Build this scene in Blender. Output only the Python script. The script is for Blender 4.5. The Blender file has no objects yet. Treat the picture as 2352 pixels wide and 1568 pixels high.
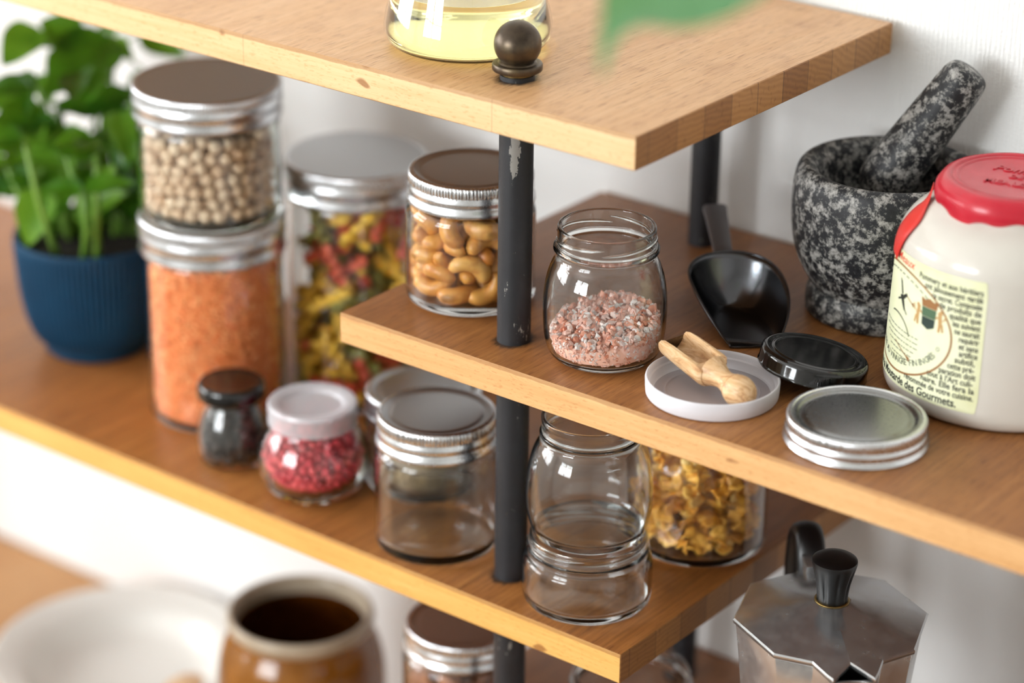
import bpy, bmesh, math
import numpy as np
from mathutils import Vector, Matrix, Quaternion
from math import sin, cos, pi, radians, sqrt, atan2

# ------------------------------------------------------------------ basics
# all lengths below are millimetres measured from the front pole's foot on the
# middle shelf board; the room floor lies 1240 mm under that
S = 0.001
FZ = 1240.0
scn = bpy.context.scene
COL = scn.collection
L2 = -158.6      # top of the lower board
L1 = 161.7       # top of the upper board
L4 = -324.0      # top of the lowest board
TT = -490.0      # table top
rs = np.random.RandomState(7)


def lin(h):
    h = h.lstrip('#')
    v = [int(h[i:i + 2], 16) / 255 for i in (0, 2, 4)]
    return tuple(x / 12.92 if x <= .04045 else ((x + .055) / 1.055) ** 2.4 for x in v) + (1.0,)


# ------------------------------------------------------------------ node helpers
class NT:
    def __init__(s, name):
        s.m = bpy.data.materials.new(name)
        s.m.use_nodes = True
        s.t = s.m.node_tree
        s.t.nodes.clear()
        s.out = s.n('ShaderNodeOutputMaterial')

    def n(s, typ, **kw):
        nd = s.t.nodes.new(typ)
        for k, v in kw.items():
            if k.startswith('i_'):
                key = k[2:].replace('_', ' ')
                nd.inputs[key].default_value = v
            else:
                setattr(nd, k, v)
        return nd

    def l(s, a, b):
        s.t.links.new(a, b)

    def sock(s, v, inp):
        if hasattr(v, 'is_linked') or hasattr(v, 'links'):
            s.l(v, inp)
        else:
            inp.default_value = v

    def math(s, op, a, b=0.0, c=0.0, clamp=False):
        nd = s.n('ShaderNodeMath', operation=op, use_clamp=clamp)
        for i, v in enumerate((a, b, c)):
            s.sock(v, nd.inputs[i])
        return nd.outputs[0]

    def mix(s, f, a, b, mode='MIX'):
        nd = s.n('ShaderNodeMix', data_type='RGBA', blend_type=mode)
        s.sock(f, nd.inputs[0])
        s.sock(a, nd.inputs[6])
        s.sock(b, nd.inputs[7])
        return nd.outputs[2]

    def ramp(s, f, stops, interp='LINEAR'):
        nd = s.n('ShaderNodeValToRGB')
        cr = nd.color_ramp
        cr.interpolation = interp
        while len(cr.elements) < len(stops):
            cr.elements.new(.5)
        for e, (p, c) in zip(cr.elements, stops):
            e.position = p
            e.color = c if not isinstance(c, (int, float)) else (c, c, c, 1)
        s.l(f, nd.inputs[0])
        return nd.outputs[0]

    def coord(s, scale=(1, 1, 1), kind='Object', rot=(0, 0, 0)):
        tc = s.n('ShaderNodeTexCoord')
        mp = s.n('ShaderNodeMapping')
        mp.inputs['Scale'].default_value = scale
        mp.inputs['Rotation'].default_value = rot
        s.l(tc.outputs[kind], mp.inputs[0])
        return mp.outputs[0]

    def noise(s, vec, scale=1.0, detail=3.0, rough=.5, dist=0.0):
        nd = s.n('ShaderNodeTexNoise')
        nd.inputs['Scale'].default_value = scale
        nd.inputs['Detail'].default_value = detail
        nd.inputs['Roughness'].default_value = rough
        nd.inputs['Distortion'].default_value = dist
        s.l(vec, nd.inputs['Vector'])
        return nd.outputs[0]

    def bump(s, h, strength=.3, dist=.0005, normal=None):
        nd = s.n('ShaderNodeBump')
        nd.inputs['Strength'].default_value = strength
        nd.inputs['Distance'].default_value = dist
        s.l(h, nd.inputs['Height'])
        if normal is not None:
            s.l(normal, nd.inputs['Normal'])
        return nd.outputs[0]

    def pbr(s, base=(.8, .8, .8, 1), rough=.5, metal=0.0, normal=None, **kw):
        p = s.n('ShaderNodeBsdfPrincipled')
        s.sock(base, p.inputs['Base Color'])
        s.sock(rough, p.inputs['Roughness'])
        s.sock(metal, p.inputs['Metallic'])
        if normal is not None:
            s.l(normal, p.inputs['Normal'])
        for k, v in kw.items():
            s.sock(v, p.inputs[k.replace('_', ' ')])
        s.l(p.outputs[0], s.out.inputs[0])
        return p


def plain(name, hexcol, rough=.5, metal=0.0, **kw):
    t = NT(name)
    t.pbr(lin(hexcol), rough, metal, **kw)
    return t.m


def varied(name, cols, scale=80, rough=.5, detail=4, bumpd=0.0, bumps=300, metal=0.0, **kw):
    """noise blend through a list of hex colours"""
    t = NT(name)
    v = t.coord((1, 1, 1))
    f = t.noise(v, scale, detail, .6)
    n = len(cols)
    c = t.ramp(f, [(.3 + .4 * i / max(n - 1, 1), lin(h)) for i, h in enumerate(cols)])
    nm = None
    if bumpd:
        nm = t.bump(t.noise(v, bumps, 3), .6, bumpd)
    t.pbr(c, rough, metal, normal=nm, **kw)
    return t.m


def island(name, cols, rough=.5, scale=0, **kw):
    """each loose piece of the mesh takes one of the colours"""
    t = NT(name)
    g = t.n('ShaderNodeNewGeometry')
    n = len(cols)
    c = t.ramp(g.outputs['Random Per Island'], [(i / n, lin(h)) for i, h in enumerate(cols)], 'CONSTANT')
    if scale:
        f = t.noise(t.coord((1, 1, 1)), scale, 3)
        c = t.mix(t.math('MULTIPLY', f, .35), c, (0.25, .1, .04, 1), 'MULTIPLY')
    t.pbr(c, rough, 0, **kw)
    return t.m


def per_object(name, cols, rough=.5, nscale=250, namt=.5, dark=(.35, .14, .05, 1), bumpd=0, **kw):
    t = NT(name)
    oi = t.n('ShaderNodeObjectInfo')
    n = len(cols)
    c = t.ramp(oi.outputs['Random'], [(i / max(n - 1, 1), lin(h)) for i, h in enumerate(cols)])
    v = t.coord((1, 1, 1))
    f = t.ramp(t.noise(v, nscale, 4, .6), [(.42, 0.0), (.75, 1.0)])
    c = t.mix(t.math('MULTIPLY', f, namt), c, dark, 'MULTIPLY')
    nm = t.bump(t.noise(v, nscale * 2.5, 2), .5, bumpd) if bumpd else None
    t.pbr(c, rough, 0, normal=nm, **kw)
    return t.m


# ------------------------------------------------------------------ wood
def veneer(name, dark, mid, light, rough=.36, pore=.55):
    """board faces: grain runs from the front edge to the wall"""
    t = NT(name)
    big = t.noise(t.coord((9, 3, 9)), 1, 3, .5)
    grain = t.noise(t.coord((380, 10, 380)), 1, 5, .6, .4)
    f = t.math('ADD', t.math('MULTIPLY', grain, .65), t.math('MULTIPLY', big, .35))
    c = t.ramp(f, [(.34, lin(dark)), (.5, lin(mid)), (.66, lin(light))])
    po = t.noise(t.coord((1300, 75, 1300)), 1, 2, .5)
    pf = t.ramp(po, [(.56, 0.0), (.68, 1.0)])
    c = t.mix(t.math('MULTIPLY', pf, pore), c, (.30, .17, .09, 1), 'MULTIPLY')
    bl = t.ramp(t.noise(t.coord((28, 28, 28)), 1, 3), [(.55, 0.0), (.75, 1.0)])
    c = t.mix(t.math('MULTIPLY', bl, .35), c, (.55, .42, .34, 1), 'MULTIPLY')
    # torn, darkened wood round the pole hole
    tc = t.n('ShaderNodeTexCoord')
    sx = t.n('ShaderNodeSeparateXYZ')
    t.l(tc.outputs['Object'], sx.inputs[0])
    r = t.math('SQRT', t.math('ADD', t.math('POWER', sx.outputs[0], 2.0), t.math('POWER', t.math('MULTIPLY', sx.outputs[1], .8), 2.0)))
    r = t.math('SUBTRACT', r, t.math('MULTIPLY', t.noise(t.coord((500, 160, 500)), 1, 3), .007))
    hf = t.ramp(t.math('MULTIPLY', r, 100.0), [(.60, 1.0), (.92, 0.0)])
    c = t.mix(t.math('MULTIPLY', hf, .9), c, (.02, .013, .01, 1))
    rr = t.math('ADD', rough, t.math('MULTIPLY', t.noise(t.coord((60, 20, 60)), 1, 3), .16))
    nm = t.bump(po, .12, .0002)
    t.pbr(c, rr, 0, normal=nm, Specular_IOR_Level=.5)
    return t.m


def edgewood(name, dark, mid, light, seams=(), chip=None, top=0.0):
    """glued front strip: grain runs along the board"""
    t = NT(name)
    big = t.noise(t.coord((5, 60, 60)), 1, 3, .5)
    grain = t.noise(t.coord((14, 420, 420)), 1, 4, .6, .3)
    f = t.math('ADD', t.math('MULTIPLY', grain, .5), t.math('MULTIPLY', big, .5))
    c = t.ramp(f, [(.3, lin(dark)), (.5, lin(mid)), (.7, lin(light))])
    fl = t.noise(t.coord((240, 900, 900)), 1, 2, .5)
    c = t.mix(t.math('MULTIPLY', t.ramp(fl, [(.58, 0.0), (.7, 1.0)]), .35), c, (.62, .40, .22, 1), 'MULTIPLY')
    tc = t.n('ShaderNodeTexCoord')
    sx = t.n('ShaderNodeSeparateXYZ')
    t.l(tc.outputs['Object'], sx.inputs[0])
    for s in seams:
        d = t.math('ABSOLUTE', t.math('SUBTRACT', sx.outputs[0], s * S))
        m = t.math('LESS_THAN', d, .00025)
        c = t.mix(t.math('MULTIPLY', m, .5), c, (.25, .13, .06, 1))
    kn = t.ramp(t.noise(t.coord((45, 45, 75)), 1, 1), [(.735, 0.0), (.78, 1.0)])
    c = t.mix(t.math('MULTIPLY', kn, .75), c, lin('#8a5426'))
    if chip is not None:
        m = t.math('GREATER_THAN', t.math('SUBTRACT', sx.outputs[0], t.math('MULTIPLY', t.noise(t.coord((60, 60, 420)), 1, 3), .022)), chip * S)
        c = t.mix(t.math('MULTIPLY', m, .75), c, lin('#f2cf9c'))
    zz = t.math('ADD', sx.outputs[2], t.math('MULTIPLY', t.noise(t.coord((90, 30, 30)), 1, 4), .0016))
    ar = t.ramp(t.math('MULTIPLY', t.math('SUBTRACT', zz, (top - 2.4) * S), 1000.0), [(.55, 0.0), (1.0, 1.0)])
    c = t.mix(t.math('MULTIPLY', ar, .55), c, lin('#8f6238'))
    lo_ = t.ramp(t.math('MULTIPLY', t.math('SUBTRACT', (top - 17.5) * S, zz), 1000.0), [(.5, 0.0), (1.0, 1.0)])
    c = t.mix(t.math('MULTIPLY', lo_, .5), c, lin('#8a5f38'))
    nm = t.bump(fl, .1, .0002)
    t.pbr(c, .42, 0, normal=nm, Specular_IOR_Level=.4)
    return t.m


def endwood(name, cols):
    """board ends: a row of core blocks showing end grain"""
    t = NT(name)
    tc = t.n('ShaderNodeTexCoord')
    sx = t.n('ShaderNodeSeparateXYZ')
    t.l(tc.outputs['Object'], sx.inputs[0])
    y = t.math('DIVIDE', sx.outputs[1], .027)
    wn = t.n('ShaderNodeTexWhiteNoise', noise_dimensions='1D')
    t.l(t.math('FLOOR', y), wn.inputs['W'])
    ring = t.n('ShaderNodeTexWave', wave_type='RINGS')
    ring.inputs['Scale'].default_value = 60
    ring.inputs['Distortion'].default_value = 6
    ring.inputs['Detail'].default_value = 3
    t.l(t.coord((1, 1, 1.6)), ring.inputs['Vector'])
    f = t.math('ADD', t.math('MULTIPLY', ring.outputs['Fac'], .3), t.math('MULTIPLY', wn.outputs['Value'], .7))
    c = t.ramp(f, [(0, lin(cols[0])), (.5, lin(cols[1])), (1, lin(cols[2]))])
    fr = t.math('FRACT', y)
    seam = t.math('LESS_THAN', fr, .03)
    c = t.mix(t.math('MULTIPLY', seam, .6), c, (.1, .05, .025, 1))
    sp = t.noise(t.coord((350, 350, 180)), 1, 3)
    c = t.mix(t.math('MULTIPLY', t.ramp(sp, [(.6, 0.0), (.72, 1.0)]), .4), c, (.35, .22, .13, 1), 'MULTIPLY')
    t.pbr(c, .5, 0)
    return t.m


# ------------------------------------------------------------------ mesh helpers
def link(o, parent=None):
    COL.objects.link(o)
    if parent is not None:
        o.parent = parent
    return o


def make(name, verts, faces, mats, parent=None, loc=None, smooth=True, sharp=38, fmat=None, rot=None):
    me = bpy.data.meshes.new(name)
    v = (np.asarray(verts, float) * S).tolist()
    me.from_pydata(v, [], [list(map(int, f)) for f in faces])
    if not isinstance(mats, (list, tuple)):
        mats = [mats]
    for m in mats:
        me.materials.append(m)
    if fmat is not None:
        me.polygons.foreach_set('material_index', np.asarray(fmat, np.int32))
    me.polygons.foreach_set('use_smooth', np.full(len(me.polygons), bool(smooth)))
    me.update()
    if smooth and sharp:
        me.set_sharp_from_angle(angle=radians(sharp))
    o = bpy.data.objects.new(name, me)
    if loc is not None:
        o.location = W(loc)
    if rot is not None:
        o.rotation_euler = rot
    link(o, parent)
    return o


def W(p):
    return (p[0] * S, p[1] * S, (p[2] + FZ) * S)


def tag(o, label, cat, group=None, kind=None):
    o['label'] = label
    o['category'] = cat
    if group:
        o['group'] = group
    if kind:
        o['kind'] = kind
    return o


def thing(name, label, cat, loc, rot=(0, 0, 0), group=None, kind=None):
    o = bpy.data.objects.new(name, None)
    o.empty_display_size = .02
    o.location = W(loc)
    o.rotation_euler = rot
    COL.objects.link(o)
    return tag(o, label, cat, group, kind)


def chaikin(p, n=2):
    p = [np.array(q, float) for q in p]
    for _ in range(n):
        q = [p[0]]
        for a, b in zip(p[:-1], p[1:]):
            q += [a * .75 + b * .25, a * .25 + b * .75]
        q.append(p[-1])
        p = q
    return [tuple(a) for a in p]


def lathe(prof, seg=72, mod=None):
    """revolve (r, z) points about z; mod(i, theta) adds to r"""
    V, F, rows = [], [], []
    th = np.linspace(0, 2 * pi, seg, endpoint=False)
    for i, (r, z) in enumerate(prof):
        if r < 1e-6:
            rows.append([len(V)])
            V.append((0, 0, z))
        else:
            row = []
            for a in th:
                rr = r + (mod(i, a) if mod else 0)
                row.append(len(V))
                V.append((rr * cos(a), rr * sin(a), z))
            rows.append(row)
    for A, B in zip(rows[:-1], rows[1:]):
        if len(A) == 1 and len(B) == 1:
            continue
        for k in range(seg):
            k2 = (k + 1) % seg
            if len(A) == 1:
                F.append((A[0], B[k2], B[k]))
            elif len(B) == 1:
                F.append((A[k], A[k2], B[0]))
            else:
                F.append((A[k], A[k2], B[k2], B[k]))
    return V, F


def join(*parts):
    V, F = [], []
    for v, f in parts:
        o = len(V)
        V += [tuple(x) for x in v]
        F += [tuple(i + o for i in q) for q in f]
    return V, F


def xf(vf, M):
    v = np.asarray(vf[0], float)
    M = np.array(M)
    v = v @ M[:3, :3].T + M[:3, 3]
    return [tuple(x) for x in v], vf[1]


def box(x0, x1, y0, y1, z0, z1, bev=0.0, seg=2):
    bm = bmesh.new()
    bmesh.ops.create_cube(bm, size=1)
    for v in bm.verts:
        v.co = Vector(((x0 + x1) / 2 + v.co.x * (x1 - x0), (y0 + y1) / 2 + v.co.y * (y1 - y0), (z0 + z1) / 2 + v.co.z * (z1 - z0)))
    if bev:
        bmesh.ops.bevel(bm, geom=bm.edges[:], offset=bev, segments=seg, profile=.6, affect='EDGES')
    return frombm(bm)


def frombm(bm):
    bm.verts.ensure_lookup_table()
    bm.verts.index_update()
    V = [tuple(v.co) for v in bm.verts]
    F = [tuple(v.index for v in f.verts) for f in bm.faces]
    bm.free()
    return V, F


def tube(path, radii, seg=12, cap=True, squash=None):
    """sweep a circle along a polyline"""
    P = [Vector(p) for p in path]
    if not hasattr(radii, '__len__'):
        radii = [radii] * len(P)
    V, F = [], []
    n0 = None
    for i, p in enumerate(P):
        t = (P[min(i + 1, len(P) - 1)] - P[max(i - 1, 0)]).normalized()
        if n0 is None:
            n0 = t.orthogonal().normalized()
        n0 = (n0 - t * n0.dot(t)).normalized()
        b = t.cross(n0)
        for k in range(seg):
            a = 2 * pi * k / seg
            V.append(tuple(p + (n0 * cos(a) + b * sin(a)) * radii[i]))
    for i in range(len(P) - 1):
        for k in range(seg):
            k2 = (k + 1) % seg
            F.append((i * seg + k, i * seg + k2, (i + 1) * seg + k2, (i + 1) * seg + k))
    if cap:
        F.append(tuple(range(seg - 1, -1, -1)))
        F.append(tuple(range((len(P) - 1) * seg, len(P) * seg)))
    return V, F


def scatter(tpls, items):
    """items: (template index, 3x3, offset) -> one mesh"""
    Vs, F, o = [], [], 0
    for ti, M, off in items:
        v, f = tpls[ti]
        Vs.append(v @ M.T + off)
        F += [tuple(i + o for i in q) for q in f]
        o += len(v)
    return np.concatenate(Vs), F


def rrot(r=rs):
    q = r.normal(size=4)
    return np.array(Quaternion(q / np.linalg.norm(q)).to_matrix())


def unpack(s, quat):
    a = np.array(s, float).reshape(-1, 7 if quat else 3)
    return (a[:, :3] / 10, a[:, 3:] / 1000) if quat else a / 10


def text_flat(s, size, bold=0.0, align='LEFT', shear=0.0, depth=0.0, res=3):
    cu = bpy.data.curves.new('t', 'FONT')
    cu.body = s
    cu.size = size
    cu.align_x = align
    cu.offset = bold
    cu.shear = shear
    cu.extrude = depth
    cu.resolution_u = res
    o = bpy.data.objects.new('t', cu)
    COL.objects.link(o)
    bpy.context.view_layer.update()
    me = bpy.data.meshes.new_from_object(o.evaluated_get(bpy.context.evaluated_depsgraph_get()))
    V = [tuple(v.co) for v in me.vertices]
    F = [tuple(p.vertices) for p in me.polygons]
    bpy.data.objects.remove(o)
    bpy.data.curves.remove(cu)
    bpy.data.meshes.remove(me)
    return V, F


def copies(proto, kids, n):
    out = [proto]
    for _ in range(n - 1):
        c = proto.copy()
        COL.objects.link(c)
        for k in kids:
            d = k.copy()
            d.parent = c
            COL.objects.link(d)
        out.append(c)
    return out
PL, PF, EXPO, FSTOP = 69.0, 92.0, 0.0, 2.65
PACK = {
    'chickpea': [
        -132,-119,332, -44,-191,686, 94,274,178, 234,330,246, 318,-250,47, -82,-338,471, -94,-318,130, 306,-134,140,
        -134,-235,116, -276,21,112, -280,-67,124, -159,-372,510, 136,-236,125, -80,-124,405, -249,-212,704, 158,-372,450,
        -212,323,530, -160,-134,448, 246,246,494, 68,66,47, 341,-218,201, 304,-154,368, 36,254,337, 114,339,426,
        -368,169,374, 20,92,120, 145,290,339, -95,218,106, 250,219,220, 240,326,550, -182,-362,308, 146,293,250,
        -59,-400,112, 103,250,406, -228,-114,183, 328,237,350, -257,313,448, -306,152,248, -381,138,288, 254,-70,110,
        -316,-114,192, -58,-67,192, 101,-20,47, 2,405,47, -56,-401,197, 186,6,504, 107,-155,126, 78,-128,422,
        218,-192,270, 20,404,165, 254,-315,47, -84,396,47, 33,-240,704, -214,344,356, 276,102,578, 278,181,47,
        254,186,138, 156,-314,380, 154,374,502, 190,-236,630, -299,146,47, -35,347,488, 218,99,653, 316,-254,554,
        112,117,576, 232,258,100, -58,318,380, 92,-394,47, 9,-74,578, 40,-86,47, -22,169,117, -105,-50,113,
        123,38,448, 164,278,47, 220,-30,198, 164,-55,437, 104,9,328, -230,228,290, 233,-118,186, 54,251,523,
        -239,-100,416, -398,-78,458, 62,68,194, 206,267,400, 39,46,276, 218,-264,126, 258,163,295, -275,-155,117,
        -116,200,506, -284,229,584, 309,140,220, 108,-390,364, 190,-274,304, -331,175,646, -108,50,584, 151,268,648,
        65,-170,47, -46,-208,268, 176,98,495, -92,-269,208, -369,-134,692, -49,-73,47, 43,-150,668, -74,-174,482,
        58,190,454, -80,138,180, 0,-89,264, -168,194,350, 104,392,136, -239,-327,126, 206,-176,120, 129,126,197,
        210,114,358, 190,196,47, 76,132,270, 335,-37,129, -348,-69,627, 229,334,459, 329,143,132, 157,-6,120,
        -342,100,524, 256,314,336, 177,-244,534, 66,-194,358, -180,-275,261, -236,-171,251, 312,-76,210, -95,-203,350,
        52,323,697, 388,116,448, -357,-160,432, 16,-404,365, 236,-222,47, -182,-157,122, -112,224,192, 190,-28,714,
        360,186,281, 298,-164,47, -176,164,575, 120,-312,508, 402,-54,47, 121,129,428, 302,-270,136, 132,316,114,
        -123,350,519, -196,-216,604, -315,-254,462, -94,-350,678, -7,-329,133, -166,370,47, 15,-266,616, -138,136,107,
        -360,186,464, 404,22,145, 246,12,130, -404,32,509, -328,-15,174, 163,195,360, 291,-272,466, -32,104,266,
        198,154,565, 295,278,424, 123,-386,140, 188,358,379, -180,-52,366, -280,-293,562, 256,-189,440, 388,-117,385,
        82,42,528, 404,36,47, -140,240,278, 174,-366,306, 404,-22,464, 78,-36,406, 31,404,435, -114,-260,510,
        -244,216,47, 50,-264,125, 84,386,47, 74,295,47, 80,-212,196, 166,370,200, 216,-178,704, -291,-204,191,
        32,152,47, 171,-367,563, 98,-81,728, -216,130,394, -268,-202,548, -199,-353,47, -40,280,124, -50,-252,440,
        -374,-154,47, -218,56,343, 314,96,47, 324,52,128, 112,64,653, 346,-212,632, 266,148,468, -278,28,282,
        307,-84,303, -116,-37,258, 106,218,288, 231,-48,342, 334,228,116, -77,10,47, 328,-237,290, -208,136,47,
        -286,287,330, -366,-174,232, -294,-51,329, 173,-20,274, -342,218,301, -366,-102,120, 391,106,190, -312,258,500,
        256,191,384, -320,248,407, 9,118,428, -80,177,262, -226,-104,506, -330,-19,47, 160,46,47, -258,-312,294,
        -324,36,621, -273,-33,584, 174,-278,47, -272,178,126, 356,48,502, 41,236,112, -225,100,123, 112,128,721,
        -253,-202,47, 7,274,448, 57,338,496, 0,244,702, 84,-396,525, -29,56,190, -64,274,613, 366,173,47,
        -10,-330,414, -150,-170,536, 314,-80,47, 153,166,646, -308,-104,47, -73,80,410, -20,-154,47, -115,-352,244,
        168,368,47, -13,-238,350, -92,-309,382, 235,-106,408, 38,268,248, 252,-190,532, 327,5,47, 244,-323,404,
        -252,212,204, -318,64,47, 160,-172,200, -232,-332,380, -84,-140,107, -136,-100,47, -238,71,462, 79,-241,554,
        -136,349,612, 272,-300,320, 192,-40,47, 272,22,530, -360,184,558, 78,-338,431, -334,228,47, -116,-172,626,
        380,-142,47, 128,129,47, 0,-84,397, 159,-165,580, 72,196,205, 89,216,602, 402,-52,200, 112,-50,514,
        39,-403,123, -217,230,522, 120,98,342, -218,252,125, -24,-146,332, -1,405,348, -134,-108,176, -138,75,47,
        -392,-100,284, -356,-193,518, 404,-27,373, 20,-24,330, 72,-297,348, -183,22,126, 11,-122,496, -186,148,476,
        -127,-83,518, 86,-69,126, 70,-119,202, 213,344,126, 338,11,208, -322,-246,268, -50,-104,650, -249,30,194,
        -45,42,331, -156,374,271, 178,18,380, 298,-157,251, -274,-298,47, 172,-94,122, -196,-264,47, 77,354,214,
        -259,194,446, -48,-10,546, -315,100,135, -62,-62,328, 243,324,47, 18,110,338, -30,-6,126, -98,286,700,
        136,-26,638, 146,226,122, 34,330,382, 36,-404,211, -139,295,127, -344,-36,522, 176,144,122, -3,-174,419,
        20,24,716, -245,-36,47, 339,222,202, -23,228,47, -160,-372,605, -89,-186,181, 258,-205,185, 46,169,670,
        341,141,524, 306,266,47, 12,403,668, -12,326,200, 99,-220,642, -143,269,564, -112,18,484, -268,89,712,
        240,-220,355, 59,-369,292, 301,270,270, -246,-2,404, 290,-283,656, -86,-128,254, -264,-288,206, 238,-299,580,
        282,-286,226, 104,306,577, -404,30,47, 323,-244,382, 74,175,363, -404,-20,121, 233,151,730, 122,-217,280,
        -351,-22,261, 30,-165,578, -178,-10,543, -186,272,209, -328,66,220, -178,-41,456, -404,21,198, -4,-357,626,
        41,326,124, -186,-296,556, -220,340,108, 299,-112,470, 139,354,686, -161,-186,47, 210,243,297, 341,-49,526,
        -186,335,690, -186,178,158, -32,-6,255, -4,-94,125, -104,56,253, 176,49,586, 157,374,293, 398,-73,291,
        -184,284,47, 150,274,484, 380,-138,214, 58,12,122, 270,60,206, 167,148,281, -38,108,558, -18,4,410,
        54,-315,199, 142,-70,348, -154,88,182, -308,102,327, -14,-149,200, -106,320,208, 327,28,415, -194,60,258,
        -94,-280,298, 128,-104,47, -44,-402,527, 353,-198,112, -68,108,647, -185,-34,198, -61,-131,562, 19,-404,458,
        11,-4,47, -96,-260,648, 215,69,278, 40,-254,424, 96,-98,592, -165,-304,446, -45,-244,122, -170,233,444,
        -308,-118,548, 148,-226,369, 272,-103,558, 56,51,390, 91,-251,47, 206,245,578, -398,73,125, -126,385,128,
        -192,-68,114, -189,-178,372, -399,-68,47, 250,98,127, -12,327,300, -222,290,616, 315,-61,392, 42,124,515,
        -130,384,360, -114,-44,602, 194,281,179, 194,-258,444, 228,-334,496, 160,208,214, -22,-404,280, -396,82,360,
        404,14,266, -70,236,338, -203,-232,491, -405,-2,594, -70,399,289, 373,158,366, -24,80,47, -405,10,420,
        -229,-114,324, -402,52,278, 99,212,47, 176,-364,47, -307,-128,282, -306,-265,126, -386,121,47, -17,-326,324,
        113,-309,608, -383,131,194, 340,13,595, -234,330,266, -227,194,648, -134,20,330, -123,-298,47, 321,-135,686,
        53,3,604, -392,101,448, -56,401,562, -134,-193,715, -46,-328,47, 260,36,350, -108,-2,686, 220,114,47,
        -380,112,694, 238,65,435, -260,310,180, -94,289,47, 5,189,571, 113,-224,470, -226,-234,128, -154,-192,284,
        -64,144,344, -11,200,394, 154,-188,47, 206,-348,130, 25,-306,500, 388,-114,478, 372,-159,304, -185,-280,670,
        398,67,368, 184,54,184, -168,-267,353, -144,110,318, 244,188,642, -199,247,720, -135,-220,430, -102,110,492,
        -66,400,198, 218,-100,270, 392,102,98, 149,-126,664, -269,-52,236, -333,-230,47, 116,-304,266, 338,2,323,
        -204,41,616, 391,-105,128, -365,176,115, 124,190,519, -107,9,178, -144,282,371, -268,55,550, -174,-206,198,
        -226,50,47, -82,-218,47, -222,-120,47, 28,92,620, -61,400,419, 392,102,282, 60,-107,333, -52,-62,469,
        -48,262,522, -174,-106,255, 127,-130,277, -30,179,484, 4,-242,47, -324,36,459, -180,80,535, -4,-242,196,
        248,31,47, -393,98,602, -159,-372,128, -170,-292,170, -34,22,632, -162,158,241, -53,262,252, -240,-245,408,
        30,-22,484, 128,59,258, 353,-199,458, 6,-215,502, -250,-319,478, -24,54,485, -229,136,298, 164,-159,431,
        -80,70,117, 193,-256,216, 40,-324,47, 33,-264,274, 6,188,282, -366,-92,371, -316,-52,434, -102,316,301,
        218,136,206, 300,110,382, 196,-119,507, 396,86,577, 262,-170,622, -56,-222,573, -76,152,47, -257,-18,494,
        -103,-26,403, 16,404,256, -229,254,384, 0,-405,47, -404,-20,333, -202,-24,288, -266,112,622, -300,272,245,
        4,322,570, -242,-228,317, -274,298,47, -344,213,194, 112,-4,194, -80,248,434, -186,360,188, -116,-388,47,
        284,288,168, -306,118,418, -278,184,356, -201,-352,220, -126,-94,702, 188,-147,343, 83,396,563, 342,198,444,
        -374,-154,600, -168,341,438, -114,162,418, -196,-144,666, 8,138,198, 210,-346,223, 250,-76,646, 170,368,598,
        20,-181,124, 126,-385,230, -318,-252,362, 186,192,450, 353,-96,606, -14,224,186, -50,-314,556, -136,209,662,
        268,-7,268, -358,-190,130, -283,-168,376, 76,330,299, 151,-82,208, 40,-173,270, 92,394,356, -328,22,368,
        -27,-324,234, 195,-54,573, 28,-38,192, 140,-309,178, -310,261,125, -97,-393,325, -267,-83,672, -160,-14,47,
        -151,-376,396, 114,-320,94, -398,-71,198, 119,76,122, -161,55,414, -10,318,47, 28,-57,670, -364,-176,332,
        -238,120,206, -196,-87,593, -182,52,706, -152,203,47, 254,-26,451, 83,-50,264, 84,158,122, -263,148,528,
        295,210,566, 214,-277,712, 305,82,289, -86,180,591, -41,367,118, 100,-142,510, 218,-126,47, 342,-164,544,
    ],
    'cashew': [
        -162,-50,46,82,177,-981,9, -286,44,350,-11,-924,72,-376, 16,146,534,-449,-61,784,424, 49,106,81,-621,215,-509,-556, -178,231,262,486,836,-251,40, -50,262,162,-224,76,-910,-342, -110,110,389,489,813,301,-94, 114,-284,482,162,-82,643,-744,
        260,-178,97,-436,674,44,-595, 247,-148,352,232,391,-88,886, -254,126,90,160,142,-367,-905, 18,-33,458,-39,-536,-797,-275, -263,-119,46,-97,-261,960,-17, 158,8,364,829,256,342,-361, 191,136,116,-619,-586,296,431, -4,-286,157,281,549,-761,202,
        -218,-161,140,968,-73,86,224, -154,-14,413,-927,129,-227,269, -48,-53,112,-551,336,390,658, 188,-248,210,-680,416,572,193, 68,-61,154,988,33,149,26, -149,198,142,445,292,-169,-830, -64,43,103,525,654,-497,224, -170,-83,336,72,415,844,-330,
        114,70,270,-412,-485,598,487, 90,-214,325,88,269,-954,97, -225,-134,190,-132,-612,331,-706, -182,101,271,-894,328,-282,-121, -108,-222,54,198,-495,-836,-131, 259,-58,76,-242,683,-479,-496, -55,-144,212,447,273,100,-846, -152,-188,298,-602,-125,-52,-787,
        84,296,324,755,-613,228,58, 12,-18,234,-109,0,-48,993, -144,86,46,-797,-52,58,-599, 213,-96,222,-779,-409,-458,128, -26,-46,318,-922,-81,342,-166, -176,-222,433,-497,-679,526,-123, 212,-156,475,-721,32,-115,683, 264,64,233,-818,398,362,203,
        14,195,465,-394,748,533,-40, 167,205,102,626,-417,-651,-98, 212,151,266,-306,-845,362,-248, -192,217,382,865,-257,-274,-333, 146,12,46,-62,-755,650,-63, 70,243,46,788,-48,-73,-609, 12,115,188,766,408,-36,495, 16,-86,46,507,-67,-48,-858,
        -267,5,110,-186,-357,780,-480, -308,-54,272,726,-238,632,-132, -119,-254,243,-445,-4,123,887, 74,-254,266,-492,-211,-821,198, 6,207,295,-646,377,-362,-556, 60,308,130,-602,565,-461,-326, -264,167,206,-156,683,-229,-676, 110,-225,118,-39,617,573,538,
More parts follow.
